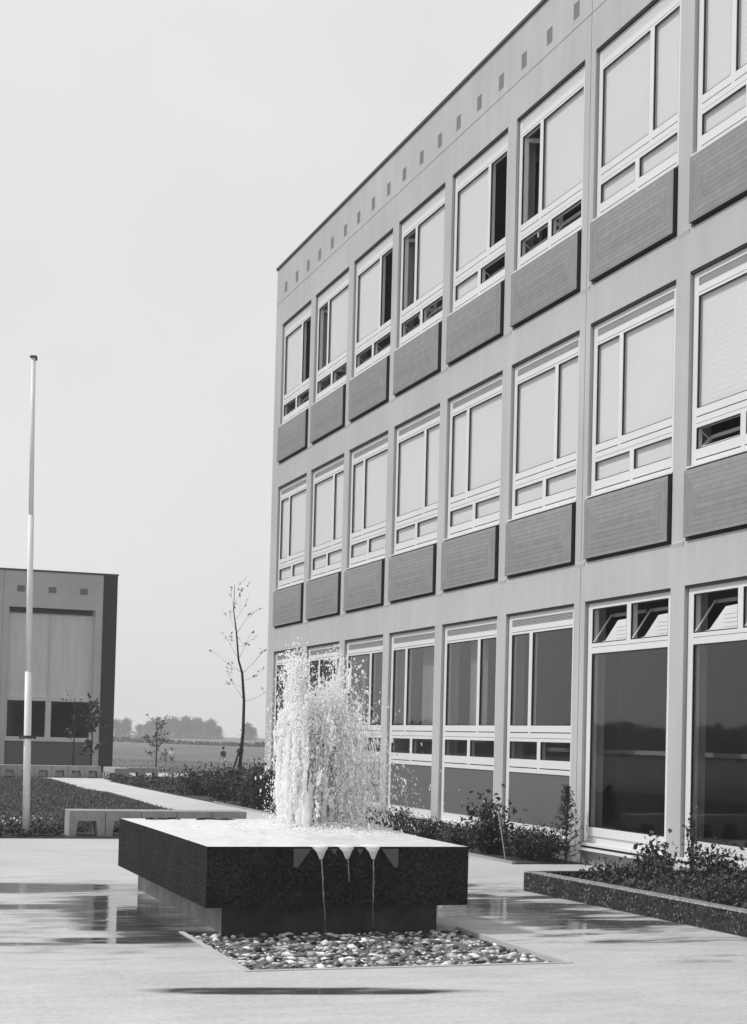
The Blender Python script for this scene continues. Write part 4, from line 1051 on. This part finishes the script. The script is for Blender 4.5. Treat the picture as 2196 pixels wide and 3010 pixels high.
def conifer(label, x, y, z, hgt, r):
    t = thing('young_conifer', label, 'conifer', (x, y, z))
    b = MB(); b.tube([(0, 0, 0), (0.01, 0, hgt)], [0.016, 0.004], 6); cs = []
    for q in range(46):
        zz = hgt*(0.06+0.92*(q/46.0)**0.9); a = q*2.4; l = r*(1.02-zz/hgt)**1.35*random.uniform(0.6, 1.2)+0.025
        tip = (math.cos(a)*l, math.sin(a)*l, zz+l*0.45)
        b.tube([(0, 0, zz), tip], [0.006, 0.002], 4)
        for w_ in np.linspace(0.15, 1.05, 24):
            cs.append((tip[0]*w_+random.gauss(0, .022), tip[1]*w_+random.gauss(0, .022), zz+(tip[2]-zz)*w_+random.gauss(0, .02)))
    b.build('trunk', BARK, t)
    V, F = leaves(np.array(cs), 0.045, 0.6, 0.3); bulk('crown', V, F, CONIFER, t)
conifer('upright young conifer in front of the pillar left of the tall windows', 8.66, 17.5, 0.0, 0.98, 0.32)
shrub('coarse leafed young shrub under the first tall window', 8.42, 14.85, 0.0, 0.26, 0.28, 0.62, 200, 0.085, LEAFD, None, kind=60, stems=7)
conifer('spreading young conifer at the right end of the planter', 8.3, 12.6, 0.13, 0.5, 0.26)
b_ = shrub('thin climbing shrub against the frame of the second tall window', 8.42, 14.12, 0.13, 0.10, 0.12, 0.88, 240, 0.045, LEAFM, None, kind=61, stems=6)
shrub('loose leafy shrub at the foot of the second tall window', 8.42, 13.7, 0.13, 0.32, 0.34, 0.42, 460, 0.06, LEAFM, None, kind=62, stems=8)
shrub('small rose like shrub near the planter corner', 7.75, 13.6, 0.12, 0.3, 0.3, 0.34, 380, 0.05, LEAFM, None, kind=63, stems=7)
shrub('thorny leafy shrub at the right end of the planter', 8.3, 10.6, 0.13, 0.4, 0.4, 0.45, 560, 0.06, LEAFM, None, kind=64, stems=8)
shrub('feathery low shrub at the foot of the upright young conifer', 8.45, 17.62, 0.01, 0.32, 0.25, 0.42, 900, 0.04, LEAFD, None, kind=66, stems=14)
# strip behind the plaza with pale flowers
n = 15000; px = rng.uniform(-8, 6.1, n); py = rng.uniform(21.85, 23.1, n)
okk = ~((px > 3.15) & (px < 5.85) & (py < 22.6))
hz = 0.13+0.05*np.sin(px*6+py*3)+0.04*np.sin(px*13.7)
cover('border_plants', 'dark low border plants along the far edge of the plaza', np.stack([px, py, np.clip(hz, 0.03, 1)*rng.uniform(0.05, 1.05, n)], 1)[okk], rng.uniform(0.03, 0.07, n)[okk], LEAFD)
n = 900; px = rng.uniform(-8, 6.1, n); py = rng.uniform(22.55, 23.2, n)
okk = np.sin(px*2.4+1.0)+0.6*np.sin(px*5.3) > 0.1
V, F = leaves(np.stack([px, py, 0.15+0.09*rng.uniform(0, 1, n)], 1)[okk], 0.04, 0.6, 0.9)
tag(bulk('border_flowers', V, F, FLOWER), 'pale small flowers in the border behind the flagpole', 'flowers', kind='stuff')
# lawn grass
n = 75000; py = 23.0+rng.uniform(0, 1, n)**1.2*25; px = -3+rng.uniform(0, 1, n)*9.25
ed_ = np.interp(py, [21.75, 30.5, 35.2, 38.1, 38.9, 44, 47.8, 48.6], [6.25, 6.22, 6.42, 6.48, 6.12, 6.3, 6.38, 6.0])
okk = px < ed_+rng.normal(0, 0.04, n)
px, py = px[okk], py[okk]; n = len(px)
zz = np.array([lawn_z(a, c) for a, c in zip(px, py)])
hh_ = rng.uniform(0.02, 0.06, n); a = rng.uniform(0, 6.28, n); wd = 0.005+0.006*rng.uniform(0, 1, n)
dx, dy = np.cos(a)*wd, np.sin(a)*wd; lx, ly = rng.normal(0, 0.03, n), rng.normal(0, 0.03, n)
V = np.stack([np.stack([px-dx, py-dy, zz], 1), np.stack([px+dx, py+dy, zz], 1), np.stack([px+lx, py+ly, zz+hh_], 1)], 1).reshape(-1, 3)
tag(bulk('grass', V, np.arange(3*n).reshape(n, 3), GRASSM), 'short mown grass of the lawn behind the flagpole', 'grass', kind='stuff')
# meadow tufts far out
n = 5000; py = rng.uniform(60, 130, n); px = py*rng.uniform(0.13, 0.33, n)
zz = np.array([tz(q) for q in py]); s_ = rng.uniform(0.06, 0.16, n)
okk = ~((py < 64) & (px < 15.2)); px, py, zz, s_ = px[okk], py[okk], zz[okk], s_[okk]
V, F = leaves(np.stack([px, py, zz+s_*0.3-0.03], 1), s_, 1.2, 0.5)
tag(bulk('meadow_grass', V, F, LEAFL), 'tufts of rough meadow grass beyond the far paving', 'grass', kind='stuff')

# young trees
def young_tree(label, x, y, z, path, rads, branches, leafpts, lsize, m=LEAFD, group=None, twig=3):
    t = thing('young_tree', label, 'tree', (x, y, z), group)
    b = MB(); b.tube(path, rads, 8); b.build('trunk', BARK, t, smooth=True)
    b = MB(); cs = []
    for p0, p1, r_0 in branches:
        p0, p1 = Vector(p0), Vector(p1); mid = p0.lerp(p1, 0.5)+Vector((0, 0, -0.05*(p1-p0).length))
        b.tube([p0, mid, p1], [r_0, r_0*0.6, r_0*0.25], 5)
        for q in range(twig):
            f0 = random.uniform(0.4, 1.0); a0 = p0.lerp(p1, f0); d = (p1-p0).normalized()
            e0 = a0+(d*0.6+Vector((random.gauss(0, .5), random.gauss(0, .5), random.gauss(0.2, .4))))*random.uniform(0.15, 0.4)
            b.tube([a0, e0], [r_0*0.35, 0.0025], 4)
            cs += [tuple(a0.lerp(e0, random.uniform(0.5, 1.0))+Vector((random.gauss(0, .02), random.gauss(0, .02), random.gauss(0, .02)))) for _ in range(leafpts)]
    b.build('branches', BARK, t)
    V, F = leaves(np.array(cs), rng.uniform(0.7, 1.3, len(cs))*lsize, 0.2, 0.7); bulk('crown', V, F, m, t)
    return t
tp = [(0, 0, 0), (0.05, 0, 0.9), (0.10, 0, 1.56), (0.10, 0, 2.37), (0.03, 0, 3.1), (-0.08, 0, 3.45), (-0.16, 0, 4.2), (-0.25, 0, 4.75), (-0.24, 0, 5.45)]
tr_ = [0.055, 0.048, 0.042, 0.038, 0.033, 0.026, 0.02, 0.013, 0.005]
brs = []
for zb_, dx_, dz_, r0_ in ((3.1, 0.55, 0.62, .014), (3.12, -0.62, 0.45, .010), (2.35, 0.62, 0.30, .009), (2.4, -0.5, 0.75, .009), (3.45, 0.3, 0.75, .009), (3.5, -0.32, 0.5, .008), (4.15, 0.33, 0.55, .010), (4.2, -0.2, 0.5, .007),
                           (4.5, 0.22, 0.35, .007), (4.8, -0.16, 0.45, .006), (4.9, 0.18, 0.4, .006), (2.9, 0.42, 0.22, .007), (2.7, -0.42, 0.2, .006), (3.8, 0.42, 0.1, .006)):
    x0_ = float(np.interp(zb_, [p[2] for p in tp], [p[0] for p in tp]))
    brs.append(((x0_, 0, zb_), (x0_+dx_, random.uniform(-.3, .3), zb_+dz_), r0_))
young_tree('slender young tree with few leaves beyond the corner of the school', 10.28, 40.2, 0.0, tp, tr_, [(p_, q_, r__*0.62) for p_, q_, r__ in brs], 4, 0.055)
b = MB(); b.tube([(-0.28, 0.1, 0), (0.06, 0.05, 1.15)], 0.028, 8); o = b.build('tree_stake', BARK, None, (10.25, 40.1, 0.0)); tag(o, 'slanting wooden stake propping the slender young tree', 'stake')
def sapling(label, x, y, hgt, spread, nb, leafpts, lsize, m=LEAFD):
    p = [(0, 0, 0), (0.03*hgt/3, 0, hgt*0.5), (-0.02*hgt/3, 0, hgt)]
    bb = []
    for q in range(nb):
        z_ = hgt*random.uniform(0.22, 0.92); a = random.uniform(0, 6.28); l = spread*random.uniform(0.4, 1.0)*(1.1-z_/hgt*0.6)
        bb.append(((0, 0, z_), (math.cos(a)*l, math.sin(a)*l, z_+l*random.uniform(0.5, 1.1)), 0.012))
    young_tree(label, x, y, tz(y), p, [0.03, 0.022, 0.008], bb, leafpts, lsize, m)
sapling('thin bare sapling in front of the hall window', 8.05, 54.5, 2.6, 0.7, 12, 3, 0.10)
sapling('leafy columnar sapling at the corner of the hall', 8.75, 55.0, 2.5, 0.35, 26, 9, 0.13, LEAFM)
sapling('small bushy sapling by the far bench against the field', 11.35, 56.5, 1.9, 0.40, 18, 6, 0.09, LEAFL)

# ------------------------------------------------------------------ far field edge and trees
hd = MB()
p0, p1 = Vector((20, 455, -0.9)), Vector((84, 262, -0.9))
n = 60; pts = []
V_, F_ = [], []
cen = []
for q in range(5200):
    u = random.random(); p = p0.lerp(p1, -0.5+2.2*u); cen.append((p.x+random.gauss(0, 0.7), p.y+random.gauss(0, .7), -0.9+random.uniform(0, 0.75+0.2*math.sin(u*40))))
V, F = leaves(np.array(cen), 0.75, 0.2, 0.8)
hedge = thing('hedge', 'long low dark hedge along the far edge of the field', 'hedge', (52, 358, -0.9))
bulk('foliage', V, F, LEAFD, hedge, False, (-52, -358, 0.9))
hs = MB()
for q in range(40):
    p = p0.lerp(p1, -0.5+2.2*q/40); hs.tube([(p.x-52, p.y-358, 0), (p.x-52+0.1, p.y-358, 0.5)], [0.06, 0.02], 4)
hs.build('stems', BARK, hedge)
CROWNS = []
for v_ in range(3):
    rr_ = np.random.default_rng(50+v_); cl = []
    for q in range(26):
        d = rr_.normal(size=3); d /= np.linalg.norm(d); c0 = d*np.array([2.6, 2.6, 2.7])*rr_.uniform(0.35, 1.0); n = 46
        cl.append(c0+rr_.normal(0, 0.72, (n, 3)))
    V, F = leaves(np.concatenate(cl)+np.array([0, 0, 5.0]), 0.75, 0.1, 0.8)
    skirt = np.stack([rr_.normal(0, 2.4, 320), rr_.normal(0, 1.5, 320), rr_.uniform(0, 3.2, 320)], 1)
    V2, F2 = leaves(skirt, 0.75, 0.1, 0.8); V, F = join([(V, F), (V2, F2)])
    tmp = bulk('crown', V, F, FARLEAF); CROWNS.append(tmp.data); bpy.data.objects.remove(tmp)
tm = MB(); tm.tube([(0, 0, 0), (0.1, 0, 3.0), (0, 0, 5.5)], [0.28, 0.2, 0.1], 6); TRM = tm.mesh('trunk', BARK)
# direction (full-size pixel column) and crown top of each tree along the horizon
for u_, top, d_, k in ((345, 2113, 610, 0), (372, 2114, 600, 1), (412, 2128, 640, 2), (436, 2122, 615, 1), (458, 2108, 600, 0), (482, 2117, 640, 2), (503, 2104, 605, 0), (528, 2116, 590, 2), (552, 2108, 600, 1), (575, 2108, 620, 0),
                       (598, 2119, 600, 2), (620, 2117, 585, 1), (642, 2132, 590, 0), (725, 2127, 560, 1), (742, 2138, 570, 2)):
    ddir = fw + r2*((u_-1098)/4600.0) + u2*((2007-top)/4600.0)
    s_ = d_/ddir.y; x_, ztop = ddir.x*s_, EYE+ddir.z*s_
    hgt = ztop+0.9
    t = thing('distant_tree', 'hazy round crowned tree in the row along the horizon', 'tree', (x_, d_, -0.9), 'trees along the horizon')
    t.scale = (hgt/8.3,)*3; t.rotation_euler = (0, 0, random.uniform(0, 6))
    link('trunk', TRM, t); link('crown', CROWNS[k], t)
# wood outside the picture to the left, mirrored low in the ground floor glass
n = 9000; a = rng.uniform(R(-52), R(4), n); d_ = rng.uniform(250, 290, n)
cen = np.stack([np.sin(a)*d_, np.cos(a)*d_, -0.9+rng.uniform(0, 1, n)**0.8*(4.6+0.8*np.sin(a*23)+0.5*np.sin(a*57))], 1)
okk = cen[:, 0] < 6
V, F = leaves(cen[okk], 2.2, 0.1, 0.8)
tag(bulk('woods', V, F, LEAFD), 'dark far wood along the left horizon', 'woods', kind='stuff')

# ------------------------------------------------------------------ people far out on the path
SKIN = mat('skin', 0.30, 0.6); HAIR = mat('dark_hair', 0.02, 0.6); CW = mat('white_cloth', 0.72, 0.8); CD = mat('dark_cloth', 0.04, 0.8); CG = mat('grey_cloth', 0.2, 0.8)
def skin_mesh(name, pts, edges, rad, m, parent, sub=1):
    me = bpy.data.meshes.new(name); me.from_pydata(pts, edges, []); me.materials.append(m)
    o = link(name, me, parent)
    sk = o.modifiers.new('skin', 'SKIN'); sk.use_smooth_shade = True
    for v, r_0 in zip(me.skin_vertices[0].data, rad): v.radius = (r_0, r_0)
    me.skin_vertices[0].data[0].use_root = True
    ss = o.modifiers.new('sub', 'SUBSURF'); ss.levels = sub; ss.render_levels = sub
    return o
def person(label, x, y, hgt, rot, top, bottom, stride=0.12, arm=0.1, bend=0.0):
    t = thing('person', label, 'person', (x, y, tz(y)-0.03), 'schoolchildren on the field')
    t.rotation_euler = (0, 0, rot); t.scale = (hgt/1.7,)*3
    b_ = bend
    P = [(0, 0, .92), (0, b_*.4, 1.10), (0, b_*.8, 1.30), (0, b_, 1.42), (0, b_+.01, 1.50), (0, b_+.02, 1.60), (0, b_+.02, 1.68)]
    E = [(0, 1), (1, 2), (2, 3), (3, 4), (4, 5), (5, 6)]; Q = [.12, .115, .125, .06, .075, .088, .05]
    for s in (-1, 1):
        k = len(P)
        P += [(s*.09, 0, .86), (s*.095, s*stride*.55+.02, .48), (s*.095, s*stride, .08), (s*.10, s*stride+.12, .03)]
        Q += [.085, .055, .038, .03]; E += [(0, k), (k, k+1), (k+1, k+2), (k+2, k+3)]
        k = len(P)
        P += [(s*.17, b_*.9, 1.36), (s*.22, b_*.8-s*arm*.5, 1.10), (s*.23, b_*.8+.06-s*arm, .88), (s*.232, b_*.8+.08-s*arm, .81)]
        Q += [.05, .038, .026, .022]; E += [(2, k), (k, k+1), (k+1, k+2), (k+2, k+3)]
        h = k+3; hx, hy, hz = P[h]
        for j in range(4):
            kk = len(P); P += [(hx, hy-.024+.016*j, hz-.04), (hx-s*.008, hy-.026+.017*j, hz-.085-.008*(j in (1, 2)))]; Q += [.009, .007]; E += [(h, kk), (kk, kk+1)]
        kk = len(P); P += [(hx-s*.012, hy+.035, hz-.01), (hx-s*.016, hy+.05, hz-.045)]; Q += [.010, .008]; E += [(h, kk), (kk, kk+1)]
    skin_mesh('body', P, E, Q, SKIN, t)
    T = [(0, b_*.05, .93), (0, b_*.4, 1.10), (0, b_*.8, 1.30), (0, b_*.95, 1.40), (-.17, b_*.9, 1.36), (-.215, b_*.8, 1.16), (.17, b_*.9, 1.36), (.215, b_*.8, 1.16)]
    skin_mesh('shirt', T, [(0, 1), (1, 2), (2, 3), (2, 4), (4, 5), (2, 6), (6, 7)], [.14, .135, .145, .08, .068, .06, .068, .06], top, t)
    T = [(0, 0, .93), (-.09, -.01, .84), (-.095, -stride*.5, .58), (.09, .01, .84), (.095, stride*.5, .58)]
    skin_mesh('shorts', T, [(0, 1), (1, 2), (0, 3), (3, 4)], [.135, .105, .085, .105, .085], bottom, t)
    cen = np.array([(0, b_-.01, 1.645)]); V, F = blobs(cen, np.array([.098]), np.array([[0, 0, 1.0]]), np.array([1.1]), ICO2)
    keep = (V[F].mean(1)[:, 2] > 1.60) | (V[F].mean(1)[:, 1] < b_-.02)
    bulk('hair', V, F[keep], HAIR, t, True)
    f_ = MB()                                                     # face: nose, eyes, mouth, ears
    yb_ = b_+.02
    f_.prism([(yb_+.075, 1.60), (yb_+.105, 1.575), (yb_+.075, 1.565)], 'x', -.012, .012)
    for s in (-1, 1): f_.box(s*.03-.01, s*.03+.01, yb_+.070, yb_+.080, 1.60, 1.61, 1); f_.box(s*.088-.008, s*.088+.008, yb_-.02, yb_+.01, 1.565, 1.615)
    f_.box(-.022, .022, yb_+.065, yb_+.074, 1.535, 1.543, 1); f_.build('face', [SKIN, HAIR], t)
person('child in a white shirt walking, right one of the distant pair', 21.95, 104.0, 1.33, R(200), CW, CG)
person('child in grey clothes, left one of the distant pair', 21.3, 103.0, 1.22, R(170), CG, CG)
person('child in a dark top and pale trousers left of the slender tree', 19.15, 78.0, 1.25, R(30), CD, CW, 0.05, 0.05, 0.06)
person('child in a dark top and white shorts behind the slender tree', 19.35, 75.5, 1.40, R(-40), CD, CW, 0.16, 0.25, 0.08)

# ------------------------------------------------------------------ haze
hz_ = MB(); hz_.box(-1000, 1000, -320, 1000, -2.0, 12.6)
HM = bpy.data.materials.new('haze'); HM.use_nodes = True; hn = HM.node_tree; hn.nodes.clear()
pv = hn.nodes.new('ShaderNodeVolumePrincipled'); pv.inputs['Density'].default_value = 0.0008; pv.inputs['Color'].default_value = g(0.98)
ho = hn.nodes.new('ShaderNodeOutputMaterial'); hn.links.new(pv.outputs[0], ho.inputs['Volume'])
o = hz_.build('haze', HM); tag(o, 'thin pale haze over the fields', 'haze', kind='stuff')
